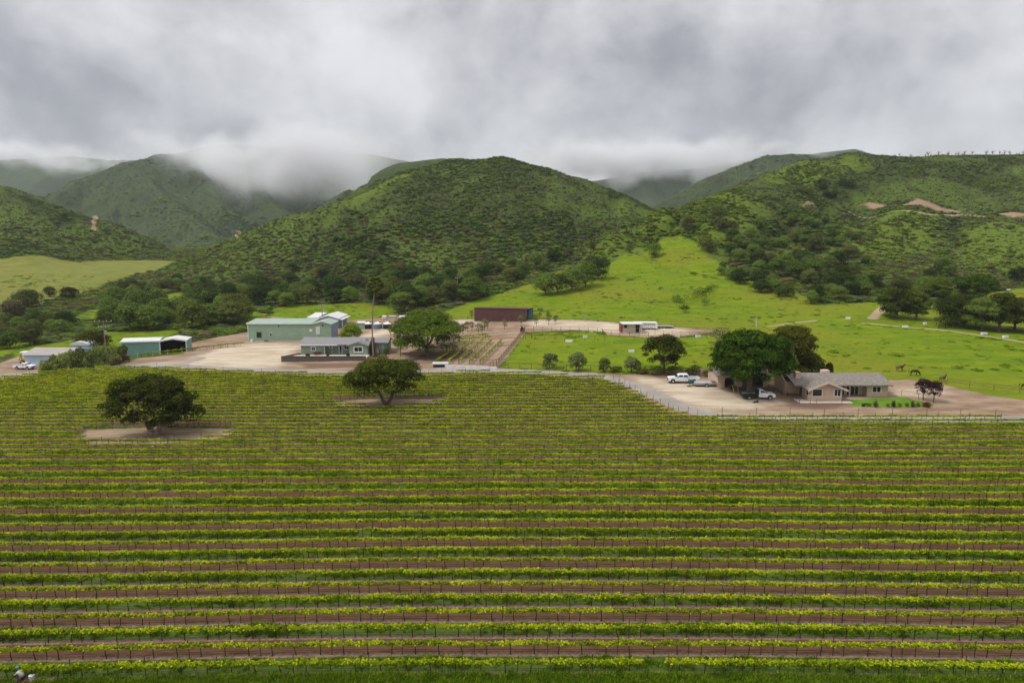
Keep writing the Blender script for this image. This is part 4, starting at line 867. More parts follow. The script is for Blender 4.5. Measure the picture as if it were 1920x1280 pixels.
box('base_strip', M_CONCRETE2, t, -.05, x2, -.08, -.023, -.5, .35); box('vent', M_WHITE, t, px_(472), px_(476), -1.0, -.1, -.3, .7); box('pipe_box', M_DARKWOOD, t, px_(497), px_(503), -.9, -.12, -.3, .4)
kb = FPX/224.0; xb = lambda x: (x - 960)/kb; y0 = 221.0; zb_ = hz(xb(610), y0)
t = thing('barn', 'blue grey metal barn with white roof behind the green barn', 'barn', (xb(600), y0, zb_)); Wb = 36/kb
gable(t, 0, Wb, 0, 12, 3.4, .9, M_BLUEGREY, M_OFFWHITE, .25, ridge='y', trim=M_WHITE); box('side_wall', M_BLUEGREY, t, -3.8, -.003, .5, 11, -.5, 3.5); MB().prism([(.3, 3.503), (11.3, 4.1), (11.3, 4.25), (.3, 3.65)], -4.1, -.3, 'x').build('side_roof', M_OFFWHITE, t)
MB().box(Wb + .26, Wb + 1.6, -.2, 11, 3.0, 3.12).build('awning', M_OFFWHITE, t); MB().cyl((Wb + 1.4, .0, -.5), .07, 3.5).build('awning_post', M_WHITE, t); box('door', M_DARK, t, Wb*.45, Wb*.62, -.05, -.003, 0, 2.4)
# ---- teal open fronted shed
p, W, k = span(229, 295, 669); W2 = 47/k
t = thing('shed', 'teal metal shed with white trim and one open dark bay', 'shed', p, R(13)); D = 6.0; h = 27.5/k
q = MB(); q.box(0, W, 0, .12, -.6, h); q.box(0, .12, .123, D, -.6, h); q.box(.123, W + W2, D - .12, D, -.6, h); q.box(W + W2 - .12, W + W2, 0, D - .123, -.6, h); q.build('wall', M_TEAL, t)
MB().prism([(-.25, h + .003), (D*.55, h + .62), (D + .2, h + .2), (D + .2, h + .34), (D*.55, h + .76), (-.25, h + .14)], -.25, W + .1, 'x').build('roof', M_OFFWHITE, t)
r = MB(); m_ = W + W2/2
for e in (W - .15, W + W2 + .2): r.prism([(e, h - .02), (m_, h + .62), (m_, h + .76), (e, h + .12)], -.35, D + .2, 'y')
ro = r.build('roof', M_OFFWHITE, t); q = MB()
for e in (W - .2, W + W2 + .25): q.prism([(e, h - .22), (m_, h + .42), (m_, h + .80), (e, h + .16)], -.42, -.354, 'y')
q.build('barge_board', M_WHITE, ro)
q = MB(); q.box(-.3, W - .25, -.31, -.252, h - .12, h + .2); q.box(-.05, .18, -.06, -.003, -.5, h - .13); q.box(W - .12, W + .14, -.12, .2, -.5, h - .1); q.box(W + W2 - .2, W + W2 + .04, -.12, -.003, -.5, h - .1); q.build('trim', M_WHITE, t)
box('floor_slab', M_CONCRETE2, t, .13, W + W2 - .13, .13, D - .13, -.3, .06); q = MB(); q.box(W - .3, W - .26, .2, D - .2, .07, h - .05); q.box(W - .25, W + W2 - .2, D - .2, D - .13, .07, h - .05); q.box(W + W2 - .18, W + W2 - .13, .2, D - .2, .07, h - .05); q.build('shade_lining', M_DARK, t)  # near-black sheets added inside the open bay, painting its unlit interior
for i in range(3): MB().box(W + .6 + i*1.8, W + 1.6 + i*1.8, 2 + i*1.2, 3.6 + i*1.2, .07, 1.0 + .5*i).build('stored_crate', (M_STEEL, M_BRICK, M_DARKWOOD)[i], t)
# ---- pale blue shed by the road
p, W, k = span(48, 128, 686)
t = thing('shed', 'pale blue shed with taupe roof half hidden by the roadside hedge', 'shed', p); h = 22/k
gable(t, 0, W, 0, 9.5, h, .9, M_BLUESIDE, M_TANROOF, .3, trim=M_WHITE); box('base_strip', M_CONCRETE2, t, -.05, W, -.06, -.003, -.4, .25)
p = G(150, 664); t = thing('shed', 'small shed with pale curved roof peeping over the hedge', 'shed', (p[0], p[1], p[2])); box('wall', M_BLUESIDE, t, -2.4, 2.4, 0, 4, -.5, 2.6)
MB().prism([(-2.6, 2.6), (2.6, 2.6), (2.3, 3.1), (1.2, 3.5), (0, 3.6), (-1.2, 3.5), (-2.3, 3.1)], -.2, 4.2, 'y').build('roof', M_OFFWHITE, t)

# ---- sage green ranch house with terrace
p, W, k = span(565, 722, 670); u = lambda x: (x - 565)/k; p = (p[0], p[1], p[2] + .85)
t = thing('house', 'sage green ranch house with grey shingle roof and brick chimney', 'house', p); h = 2.6
x1, x2, x3, x4 = u(610), u(657), u(691), u(722)
box('wall', M_HOUSEGREEN, t, 0, x1, 0, 9.4, -.5, h); box('wall', M_HOUSEGREEN, t, x1 + .003, x2, 1.7, 9.39, -.5, h); box('wall', M_HOUSEGREEN, t, x3, x4, 3.2, 9.38, -.5, h)
MB().prism([(x2, -.5), (x3, -.5), (x3, h), ((x2+x3)/2, h + .72), (x2, h)], -.9, 8, 'y').build('wall', M_HOUSEGREEN, t)
r = MB(); zr = 1.05
r.prism([(-.7, h - .12), (4.7, h + zr), (10.1, h - .12), (10.1, h + .06), (4.7, h + zr + .18), (-.7, h + .06)], -.5, x3 + .3, 'x')
ro = r.build('roof', M_SHINGLE, t)
MB().prism([(2.6, h - .13), (6.2, h + .75), (9.9, h - .13), (9.9, h + .04), (6.2, h + .93), (2.6, h + .04)], x3 + .305, x4 + .45, 'x').build('roof', M_SHINGLE, t)
m_ = (x2 + x3)/2; q = MB()
for sg, e in ((-1, x2 - .45), (1, x3 + .45)): q.prism([(e, h - .18), (m_, h + .80), (m_, h + .98), (e, h - .02)], -1.35, 3.6, 'y')
g2 = q.build('roof', M_SHINGLE, t); q = MB()
for sg, e in ((-1, x2 - .5), (1, x3 + .5)): q.prism([(e, h - .36), (m_, h + .63), (m_, h + 1.01), (e, h)], -1.42, -1.354, 'y')
q.build('barge_board', M_HOUSEGREEN, g2); MB().box(-.5, x1 + 3.4, -.76, -.705, h - .22, h + .07).build('gutter', M_WHITE, ro)
window(t, u(583.5), u(593), .85, 2.05, 0, fw=.22, mull=2); window(t, u(614.5), u(621.5), 1.35, 2.35, 1.7, fw=.2); window(t, u(642), u(656), .9, 2.3, 1.7, fw=.2, mull=3); window(t, u(665), u(682.5), .65, 2.25, -.9, fw=.24, mull=2)
d = box('door', M_WHITE, t, u(632.5), u(640), 1.6, 1.697, .02, 2.2); MB().box(u(634.5), u(638), 1.57, 1.598, .2, 2.0).build('pane', M_GLASS, d); MB().cyl((u(639.2), 1.58, 1.05), .05, -.08, 'y', 8).build('handle', M_STEEL, d)
box('chimney', M_BRICK, t, u(694.5), u(699.5), 1.5, 2.6, -.5, h + 1.5); box('air_unit', M_STEEL, t, u(703), u(708), 2.2, 3.1, -.1, .9); window(t, u(703), u(707), 1.0, 1.9, 3.2, fw=.1); window(t, u(713), u(716), 1.2, 1.9, 3.2, fw=.1)
MB().cyl((u(620), 1.55, -.1), .09, h - .1).build('porch_post', M_WHITE, t); MB().cyl((u(609.8), -.25, -.1), .07, h - .1).build('porch_post', M_WHITE, t)
dish = MB(); dish.tube([(u(687), 1.8, h + .4), (u(687), 1.7, h + .9)], .04, 6); dish.cyl((u(687), 1.5, h + 1.0), .42, .08, 'y', 14); dish.build('satellite_dish', M_STEEL, ro)
tx0, tx1 = u(541), u(695); terr = thing('terrace', 'pale concrete terrace before the green house held by dark board wall', 'terrace', p)
box('paving', M_CONCRETE, terr, u(556), tx1, -5.4, -.95, -.6, .05); q = MB()
nb = 34
bm_ = MB().box(0, (tx1 - tx0)/nb - .03, -.06, .06, -1.1, .42).mesh('board', M_DARKWOOD)
for i in range(nb):
    o = link(bpy.data.objects.new('board', bm_), terr); o.location = (tx0 + i*(tx1 - tx0)/nb, -5.6, 0.012*math.sin(i*5.1))
for i in range(9):
    f_ = i/9; o = link(bpy.data.objects.new('board', bm_), terr); o.location = (tx0 + .05 + f_*3.2, -5.5 + f_*5.4, 0); o.rotation_euler = (0, 0, math.atan2(5.4, 3.2))
box('cap_rail', M_DARKWOOD, terr, tx0, tx1, -5.72, -5.48, .43, .50)
for i, (bx, w, hh) in enumerate([(587,10,7),(624,6,7),(661,9,8)]):
    q = shrub('planter_shrub', 'low green shrub growing along the terrace edge of the green house', 'shrubs along the terrace', (bx, 667), w, hh, 920 + i, M_OAK, 500, .25); q.location = (p[0] + u(bx), p[1] - 4.6, p[2] + .03)
q = shrub('flower_bed', 'rusty red flowering plants against the green house wall', None, (596, 664), 18, 6, 925, M_REDPLANT, 500, .25); q.location = (p[0] + u(597), p[1] - .8, p[2] + .03); shrub('round_bush', 'round dark green bush at the end of the green house', None, (724, 664), 14, 12, 926, M_OAK_BRIGHT, 500, .25)

# ---- brown barn
p = G(889.5, 602); k = ppm(p); W = 97/k*1.02; D = 13.0
t = thing('barn', 'plain dark brown metal barn with one open end on the gravel apron', 'barn', p, R(-12)); h = 25.5/k; hb = h - 1.1
q = MB(); q.box(0, W, 0, .15, -.5, h - .15); q.box(0, .15, .15, D, -.5, hb); q.box(.15, W, D - .15, D, -.5, hb); q.build('wall', M_BROWN, t)
MB().prism([(-.15, h - .15), (D + .3, hb - .0), (D + .3, hb + .15), (-.15, h)], -.15, W + .6, 'x').build('roof', M_BROWN, t)
q = MB(); q.box(W - .15, W, .16, .5, -.5, h - .4); q.box(W - .2, W + .02, D - .6, D + .02, -.5, hb - .02); q.box(W - .16, W + .01, D*.5, D*.5 + .3, -.5, hb); q.build('end_frame', M_STEEL, t)
box('inner_wall', M_WHITE, t, W - 4, W - .5, D - 1.5, D - .3, -.3, hb - .4); box('blue_panel', plain('sky_blue_panel', (.10,.32,.50), .5), t, W - 1.6, W - .2, D - 3.2, D - 1.7, 0, 3.6); box('stored_crate', M_BLACK, t, W - 2.4, W - .4, 3.2, 5.2, -.2, 1.1); box('footing', M_DARK, t, W*.15, W*.8, -.1, -.003, -.5, .22)

# ---- tan ranch house
p, Wg, k = span(1518, 1578, 752); u = lambda x: (x - 1518)/k
t = thing('house', 'tan ranch house with weathered shingle roof and gabled front wing', 'house', p); h = 2.5; yb = 3.4
MB().prism([(0, -.5), (Wg, -.5), (Wg, h), (Wg/2, h + 1.1), (0, h)], 0, 8.2, 'y').build('wall', M_TAN, t)
x5 = u(1682)
box('wall', M_TAN, t, Wg + .003, u(1594), yb + 1.4, 11.5, -.5, h); box('wall', M_TAN, t, u(1594) + .003, u(1642), yb + 1.6, 11.48, -.5, h - .02); box('wall', M_TAN, t, u(1642) + .003, x5, yb, 11.52, -.5, h); box('wall', M_TAN, t, u(1494), -.003, 6.0, 11.5, -.5, h)
MB().prism([(6.0, h), (11.5, h), (8.2, h + 1.05)], u(1494) + .01, u(1494) + .2, 'x').build('gable_wall', M_TAN, t); MB().prism([(yb + .4, h), (11.5, h), (7.6, h + 1.1)], x5 - .2, x5 - .01, 'x').build('gable_wall', M_TAN, t)
r = MB(); zr = 1.3; r.prism([(yb - .9, h - .10), (7.9, h + zr), (12.5, h - .10), (12.5, h + .08), (7.9, h + zr + .2), (yb - .9, h + .08)], u(1499), x5 + .6, 'x'); ro = r.build('roof', M_SHINGLE2, t)
q = MB()
for e in (-.7, Wg + .7): q.prism([(e, h - .33), (Wg/2, h + 1.18), (Wg/2, h + 1.38), (e, h - .13)], -.75, 6.6, 'y')
g2 = q.build('roof', M_SHINGLE2, t); q = MB()
for e in (-.76, Wg + .76): q.prism([(e, h - .50), (Wg/2, h + 1.06), (Wg/2, h + 1.42), (e, h - .12)], -.84, -.754, 'y')
q.build('barge_board', M_TANTRIM, g2)
for i in range(13):
    xx = Wg + .9 + i*(x5 + .3 - Wg - .9)/12; MB().box(xx, xx + .1, yb - .85, yb + 1.3, h - .28, h - .12).build('rafter_tail', M_TANTRIM, ro)
q = MB(); q.box(u(1511), u(1520), 5.2, 6.4, h, h + 1.9); c_ = q.build('chimney', M_TANTRIM, t); MB().box(u(1510.6), u(1520.4), 5.1, 6.5, h + 1.903, h + 2.05).build('chimney_cap', M_TAN, c_)
q = MB().prism([(u(1512), 0), (u(1529), 0), (u(1529), .06), (u(1512), .06)], 0, 1.3, 'y').build('solar_panel', M_BLACK, g2); q.location = (0, 3.4, h + .95); q.rotation_euler = (0, -.28, 0); q.location = (.3, 3.0, h + .95)
q.location = (.15, 3.0, h - .30)
MB().box(u(1578), u(1592), 8.6, 9.8, h + .8, h + 1.8).build('roof_vent', M_TANTRIM, ro)
window(t, u(1521), u(1541), .9, 2.45, 0, fw=.14); window(t, u(1562), u(1576), .9, 2.45, 0, fw=.14, mull=2); window(t, .5, 1.7, .9, 2.3, 0, side='left', fw=.1)
for a_, b_ in ((1594.6, 1607), (1609.5, 1634)): window(t, u(a_), u(b_), .08, 2.2, yb + 1.6, fw=.1, mull=2 if a_ < 1600 else 3, name='glass_door')
window(t, u(1651), u(1669), .9, 2.2, yb, fw=.14, mull=2); window(t, u(1581), u(1586), 1.0, 2.3, yb + 1.4, fw=.1)
box('porch_post', M_TANTRIM, t, u(1607.6), u(1608.9), yb - .1, yb + .1, -.2, h); box('porch_slab', M_CONCRETE, t, Wg + .01, u(1644), yb - .3, yb + 1.4, -.4, .06)
box('door', M_DARKWOOD, t, -.07, -.003, 3.6, 4.6, .02, 2.2)
g_ = thing('grill', 'small covered grill on the tan house porch', 'grill', (p[0] + u(1584), p[1] + yb + .5, p[2] + .06)); box('body', M_BLACK, g_, -.5, .5, -.25, .25, .6, 1.0, bevel=.05); MB().prism([(-.5, 1.003), (.5, 1.003), (.4, 1.25), (-.4, 1.25)], -.24, .24, 'y').build('lid', plain('red_lid', (.25,.03,.03), .4), g_)
for sx in (-.4, .4): MB().box(sx - .03, sx + .03, -.2, .2, 0, .598).build('leg', M_BLACK, g_)
pth = thing('footpath', 'pale concrete path round the front wing of the tan house', 'path', p); box('slab', M_CONCRETE, pth, -2.4, Wg + 1.5, -1.5, -.12, -.4, .05); box('slab', M_CONCRETE, pth, -2.4, -.12, -.117, 6.4, -.4, .045); box('edging', M_CONCRETE2, pth, Wg + 1.6, u(1700), 1.2, 1.45, -.4, .07)
# garage in the shade
p, W, k = span(1352, 1464, 731)
t = thing('garage', 'tan garage with dark open bays in the shade of the huge green tree', 'garage', (p[0], p[1] + 2.5, p[2])); h = 2.5
q = MB()
for a_, b_ in ((0, .12), (.28, .42), (.78, .86)): q.box(W*a_, W*b_, 0, .2, -.5, h - .4)
q.box(0, W*.86, .003, .197, h - .397, h); q.box(0, .2, .2, 7, -.5, h); q.box(W*.86 - .2, W*.86, .2, 7, -.5, h); q.box(.2, W*.86 - .2, 6.8, 7, -.5, h); q.build('wall', M_TAN, t)
MB().prism([(-.6, h + .003), (3.5, h + .8), (7.6, h + .003), (7.6, h + .15), (3.5, h + .98), (-.6, h + .15)], -.5, W*.86 + .5, 'x').build('roof', M_SHINGLE2, t); box('door', M_DARKWOOD, t, W*.43, W*.60, .3, .4, -.4, h - .5); box('stored_crate', M_DARKWOOD, t, W*.64, W*.74, 2, 4, -.4, 1.2)
b_ = thing('bin', 'dark green wheeled bin beside the garage bay', 'bin', (p[0] + W*.20, p[1] + .5, p[2])); MB().prism([(-.3, .08), (.3, .08), (.38, 1.0), (-.38, 1.0)], -.3, .3, 'y').build('body', M_BLACK, b_); box('lid', M_DARK, b_, -.4, .4, -.34, .34, 1.003, 1.08)
t = thing('board_fence', 'grey board fence between garage and tan house', 'fence', G(1466, 722)); k2 = ppm(G(1466, 722)); bm_ = MB().box(0, .27, -.03, .03, -.3, 1.7).mesh('board', M_POLE)
for i in range(22): o = link(bpy.data.objects.new('board', bm_), t); o.location = (i*.3, 3.0 + .01*math.sin(i*3), .03*math.sin(i*7.7))

# ---- stable, horse trailer, flatbed behind it
p, W, k = span(1168, 1202, 625)
t = thing('stable', 'small cream stable with flat roof and dark window openings', 'stable', p); h = 17/k
box('wall', M_CREAM, t, 0, W, 1.2, 5, -.4, h); box('roof', M_OFFWHITE, t, -.3, W + .5, -.4, 5.3, h + .003, h + .2); window(t, .5, 1.4, 1.5, 2.4, 1.2, M_DARKWOOD, fw=.08); window(t, W*.72, W*.95, 1.5, 2.5, 1.2, M_DARKWOOD, fw=.08); box('door', M_DARK, t, W*.74, W*.93, 1.15, 1.197, 0, 1.4)
box('red_post', plain('red_side', (.22,.05,.04), .7), t, -.5, -.05, .8, 4.6, -.3, h); MB().box(W - .1, W + .05, -.3, -.15, -.3, h).build('post', M_CREAM, t)
p = G(1188, 620); k = ppm(p); L_ = 46/k
t = thing('horse_trailer', 'long white slatted horse trailer parked behind the cream stable', 'trailer', (p[0], p[1] + 1.5, p[2]), R(-4)); hh = 15/k
b_ = MB().prism([(0, .55), (L_, .55), (L_, hh - .25), (L_ - .2, hh), (.5, hh), (0, hh - .4)], 0, 2.3, 'y').build('body', M_WHITE, t, bevel=.06)
for i in range(16): MB().box(.5 + i*(L_ - 1)/16, .5 + i*(L_ - 1)/16 + .25, -.03, -.004, hh*.68, hh*.82).build('slot', M_DARK, b_)
for i in range(11): MB().box(.3 + i*(L_ - .6)/11, .36 + i*(L_ - .6)/11, -.05, -.003, .6, hh*.66).build('rib', M_STEEL, b_)
def wheel(parent, x, y, r=.40, w=.28, rim=None, z=None):
    z = r if z is None else z; o = MB().cyl((x, y, z), r, w, 'y', 18).build('wheel', M_TYRE, parent, bevel=.03)
    MB().cyl((x, y - .012, z), r*.62, .03, 'y', 14).build('rim', rim or M_STEEL, o); MB().cyl((x, y + w - .018, z), r*.62, .03, 'y', 14).build('rim', rim or M_STEEL, o); return o
for x in (L_*.60, L_*.60 + 1.0): wheel(t, x, -.05)
for x in (L_*.60, L_*.60 + 1.0): wheel(t, x, 2.05)
box('drawbar', M_STEEL, t, -1.4, 0, 1.05, 1.25, .5, .65)
p = G(1236, 619); t = thing('flat_trailer', 'low dark flatbed trailer beyond the horse trailer', 'trailer', (p[0], p[1] + 3, p[2]), R(-6)); box('deck', M_STEEL, t, 0, 5.0, 0, 2.2, .75, .9); box('frame', M_BLACK, t, .2, 4.6, .3, 1.9, .55, .747); wheel(t, 1.2, -.1, .36); wheel(t, 2.1, -.1, .36); wheel(t, 1.2, 2.0, .36); wheel(t, 2.1, 2.0, .36)
# ---- tanks and back lot
for i, (px0, px1, m_) in enumerate([(682,697,M_BLACK),(699.5,715,M_BLUETANK),(717,733.5,M_BLACK)]):
    p = G((px0 + px1)/2, 617); k = ppm(p); r_ = (px1 - px0)/k/2; t = thing('water_tank', ['black water tank with white top next to the green tank shed','blue grey water tank with white top between two black tanks','black water tank with white top at the end by the oak'][i], 'tank', (p[0], p[1] + r_, p[2])); hh = 10/k
    MB().cyl((0, 0, -.3), r_, hh + .1, 'z', 28).build('shell', m_, t, smooth=False); c_ = MB().tube([(0, 0, hh - .197), (0, 0, hh + .1), (0, 0, hh + .45)], [r_*1.01, r_*.95, r_*.25], 28).build('lid', M_WHITE, t); MB().cyl((r_*.5, 0, hh + .1), .3, .45, 'z', 10).build('hatch', M_BLACK, c_)
p = G(672, 617); k = ppm(p); t = thing('tank_shed', 'small pale green shed beside the water tanks', 'shed', (p[0], p[1], p[2])); gable(t, -.4, 12/k, 0, 3, 1.9, .35, M_GREENMETAL, M_OFFWHITE, .1, ridge='x')
for i, (px0, px1, lb) in enumerate([(716,723,'small white container at the edge of the back field'),(748,758,'white box trailer at the end of the back lot')]):
    p = G(px0, 599); k = ppm(p); w = (px1 - px0)/k; t = thing('container', lb, 'container', p); box('body', M_WHITE, t, 0, w, 0, 2.2, .15, 6.5/k, bevel=.04); box('door', M_OFFWHITE, t, w*.2, w*.8, -.04, -.003, .3, 5.4/k); box('skid', M_BLACK, t, .1, w - .1, .1, 2.1, -.2, .147)
p = G(726, 598); k = ppm(p); t = thing('lumber_stack', 'low stack of brown and white lumber between the white containers', 'lumber', p)
for i in range(5): box('plank', [M_POLE, M_OFFWHITE, M_DARKWOOD][i % 3], t, .1*i, 3.6 - .15*i, .1*i, 2.0, .2*i - .05, .2*i + .145)
p = G(762, 598); t = thing('tractor', 'small orange tractor at the end of the back lot', 'tractor', p); box('body', M_ORANGE, t, 0, 2.2, .3, 1.1, .6, 1.2, bevel=.08); box('cab_frame', M_BLACK, t, .2, .9, .25, 1.15, 1.203, 2.0); wheel(t, .5, 0, .6, .3, M_ORANGE); wheel(t, .5, 1.1, .6, .3, M_ORANGE); wheel(t, 1.9, .1, .38, .25, M_ORANGE); wheel(t, 1.9, 1.05, .38, .25, M_ORANGE)
p = G(490, 601); k = ppm(p); t = thing('bulldozer', 'old yellow bulldozer on the dirt rise behind the green barn', 'bulldozer', p); box('track', M_BLACK, t, 0, 2.6, 0, .45, 0, .75, bevel=.15); box('track', M_BLACK, t, 0, 2.6, 1.5, 1.95, 0, .75, bevel=.15); box('body', M_YELLOW, t, .2, 2.3, .47, 1.48, .35, 1.2, bevel=.06); box('canopy', M_YELLOW, t, 0, 1.7, .2, 1.7, 2.1, 2.25)
for a_, b_ in ((.15,.3),(1.5,.3),(.15,1.55),(1.5,1.55)): MB().box(a_, a_ + .08, b_, b_ + .08, 1.2, 2.1).build('post', M_BLACK, t)
box('blade', M_YELLOW, t, 2.75, 2.9, -.2, 2.15, .1, 1.0)
# ------------------------------------------------------------------ vehicles
def taper(x0, x1, xt0, xt1, w, wt, z0, z1):
    """cab shape: rectangle below, shorter and narrower above; y from -w/2 to w/2"""
    return [(x0,-w/2,z0),(x1,-w/2,z0),(x1,w/2,z0),(x0,w/2,z0),(xt0,-wt/2,z1),(xt1,-wt/2,z1),(xt1,wt/2,z1),(xt0,wt/2,z1)], [(3,2,1,0),(4,5,6,7),(0,1,5,4),(1,2,6,5),(2,3,7,6),(3,0,4,7)]
def arch(cx, r, z, n=7): return [(cx + r*math.cos(a), z + r*math.sin(a)) for a in [math.pi*i/n for i in range(n + 1)]]
def pickup(label, loc, rz, L=6.3, crew=True, flatbed=False, old=False, group=None):
    """front towards +x, origin under the middle of the truck"""
    t = thing('pickup_truck', label, 'pickup truck', loc, rz, group); w = 1.98 if not old else 1.8; r = .41 if not old else .36; f = L/2; zb = .52
    xf, xr = f - 1.0, -f + 1.28; hood = 1.22 if not old else 1.08; bed = 1.28 if not old else 1.1
    cab0 = -.15*L/6.3*6.3/6.3 - (.75 if crew else -.2); cab0 = (-.95 if crew else -.05); ws = f - 1.75
    front = [(cab0, zb)] + [(xf - r*1.25, zb)] + arch(xf, r*1.22, zb)[::-1][0:] + [(f - .12, zb), (f, .72), (f - .02, hood - .16), (f - .25, hood), (ws + .15, hood + .10), (cab0, hood + .10)]
    b = MB().prism(front, -w/2, w/2, 'y').build('body', M_CAR, t, bevel=.05)
    ct = 1.92 if not old else 1.68
    v, fs = taper(cab0, ws + .25, cab0 + .12, ws - .62, w*.985, w*.80, hood + .103, ct); cab = MB().add(v, fs).build('cab', M_CAR, t, bevel=.06)
    zA, zB = hood + .17, ct - .12
    def win(xa, xb, xta, xtb):
        for sg in (-1, 1):
            ya = sg*(w*.985/2 - (w*.985 - w*.80)/2*(zA - hood - .1)/(ct - hood - .1) + .012); yb = sg*(w*.985/2 - (w*.985 - w*.80)/2*(zB - hood - .1)/(ct - hood - .1) + .012)
            MB().add([(xa, ya, zA), (xb, ya, zA), (xtb, yb, zB), (xta, yb, zB), (xa, ya - sg*.02, zA), (xb, ya - sg*.02, zA), (xtb, yb - sg*.02, zB), (xta, yb - sg*.02, zB)], [(0,1,2,3),(7,6,5,4),(0,4,5,1),(1,5,6,2),(2,6,7,3),(3,7,4,0)]).build('side_window', M_GLASS, cab)
    if crew: m = (cab0 + ws)/2 - .1; win(cab0 + .16, m - .06, cab0 + .22, m - .06); win(m + .06, ws + .02, m + .06, ws - .58)
    else: win(cab0 + .25, ws + .02, cab0 + .28, ws - .58)
    s0, s1 = (hood + .2, ct - .08)
    MB().add([(ws + .235, -w*.44, s0 - .02), (ws + .235, w*.44, s0 - .02), (ws - .56, w*.37, s1), (ws - .56, -w*.37, s1), (ws + .18, -w*.44, s0 - .05), (ws + .18, w*.44, s0 - .05), (ws - .62, w*.37, s1 - .03), (ws - .62, -w*.37, s1 - .03)], [(0,1,2,3),(7,6,5,4),(0,4,5,1),(1,5,6,2),(2,6,7,3),(3,7,4,0)]).build('windscreen', M_GLASS, cab)
    MB().box(cab0 + .02, cab0 + .06, -w*.36, w*.36, zA, zB - .06).build('rear_window', M_GLASS, cab)
    for sg in (-1, 1):
        MB().box(f - .20, f + .012, sg*w*.44 - .18*(sg > 0), sg*w*.44 + .18*(sg < 0), hood - .36, hood - .16).build('headlight', M_GLASS if not old else M_STEEL, b)
        MB().box(ws - .05, ws + .06, sg*(w/2 + .02), sg*(w/2 + .24), hood + .16, hood + .42).build('mirror', M_BLACK, cab); MB().box(cab0 + .3, cab0 + .5, sg*(w/2 + .002), sg*(w/2 + .03), hood - .12, hood - .06).build('door_handle', M_BLACK, b)
        MB().box((cab0 + ws)/2 - .07, (cab0 + ws)/2 - .05, sg*(w/2 + .001), sg*(w/2 + .006), zb + .1, hood + .08).build('door_seam', M_BLACK, b)
    MB().box(f - .01, f + .03, -w*.3, w*.3, .72, hood - .18).build('grille', M_BLACK, b); MB().box(f - .1, f + .10, -w*.48, w*.48, .50, .70).build('bumper', M_STEEL, b)
    MB().box(-f + .2, f - .3, -.42, .42, .42, .56).build('chassis', M_BLACK, t)
    if flatbed:
        MB().box(-f, cab0 - .12, -1.12, 1.12, .98, 1.12).build('flat_bed', M_BLACK, t); MB().box(-f + .1, cab0 - .5, -.5, .5, 1.123, 1.14).build('deck_plate', M_STEEL, t)
        MB().box(cab0 - .12, cab0 - .04, -1.0, 1.0, 1.123, 1.95).build('headache_rack', M_BLACK, t)
        for sg in (-1, 1): MB().box(-f + .05, cab0 - .2, sg*1.0 - .12, sg*1.0 + .12, .55, .975).build('tool_box', M_BLACK, t)
        MB().box(-f - .05, -f + .02, -1.1, 1.1, .60, .97).build('tailboard', M_BLACK, t)
    else:
        side = [(-f + .05, zb + .05)] + [(xr - r*1.25, zb)] + arch(xr, r*1.22, zb)[::-1] + [(cab0 - .03, zb), (cab0 - .03, bed), (-f + .05, bed)]
        q = MB()
        for y0, y1 in ((-w/2, -w/2 + .16), (w/2 - .16, w/2)): q.prism(side, y0, y1, 'y')
        q.build('bed_side', M_CAR, t); MB().box(-f + .05, cab0 - .05, -w/2 + .163, w/2 - .163, .75, .88).build('bed_floor', M_BLACK, t); MB().box(-f + .02, -f + .10, -w/2 + .163, w/2 - .163, .62, bed - .01).build('tailgate', M_CAR, t); MB().box(-f - .12, -f + .017, -w*.47, w*.47, .5, .66).build('rear_bumper', M_STEEL, t)
        for sg in (-1, 1): MB().box(-f + .02, -f + .055, sg*w*.46 - .06, sg*w*.46 + .06, .85, 1.2).build('tail_light', plain('tail_light_red', (.25,.01,.01), .3) if 'tail_light_red' not in MATS else MATS['tail_light_red'], t)
    for x in (xf, xr):
        wheel(t, x, -w/2 - .03, r, .26); wheel(t, x, w/2 - .23, r, .26)
    return t
pA = G(1281, 717); pickup('white crew cab dually pickup parked beside the grey trailer', (pA[0], pA[1], pA[2]), math.pi - R(3), 6.6, True)
pB = G(1423, 749); pickup('white single cab truck with black flatbed before the huge green tree', (pB[0], pB[1] + .8, pB[2]), R(-3), 6.2, False, True)
pC = G(42, 693); pickup('older white pickup parked by the pale blue shed', (pC[0], pC[1] + .8, pC[2]), R(-8), 5.2, False, False, True)
# gooseneck trailer beside the pickup
p = G(1293, 726); k = ppm(p); L_ = 62/k
t = thing('flat_trailer', 'long grey flat trailer with ramp parked next to the crew cab pickup', 'trailer', (p[0], p[1] + .3, p[2])); box('deck', M_CONCRETE2, t, 1.0, L_, 0, 2.3, .62, .82); box('side_rail', M_STEEL, t, .98, L_ + .02, -.06, -.003, .45, .86); box('drawbar', M_BLACK, t, -.7, 1.0, 1.05, 1.25, .55, .7)
wheel(t, L_*.52, -.26, .38, .24); wheel(t, L_*.52, 2.32, .38, .24); box('winch_box', plain('teal_box', (.02,.10,.11), .4), t, .2, 1.1, .5, 1.7, .83, 1.35); box('jack_foot', M_RUSTPIPE, t, -.3, .5, .2, .5, 0, .2); MB().tube([(0, .4, .2), (.5, .5, .9)], .06, 6).build('jack', M_BLACK, t)
box('ramp', M_DARKWOOD, t, L_*.72, L_*.95, .3, 1.9, .823, .93)
p = G(1379, 736); t = thing('timber_frame', 'yellow painted timber frame leaning in the shade of the huge tree', 'frame', p, R(20))
for x in (-.55, .55): MB().tube([(x, -.35, 0), (x, .35, 1.45)], .07, 6).build('rail', M_YELLOW, t)
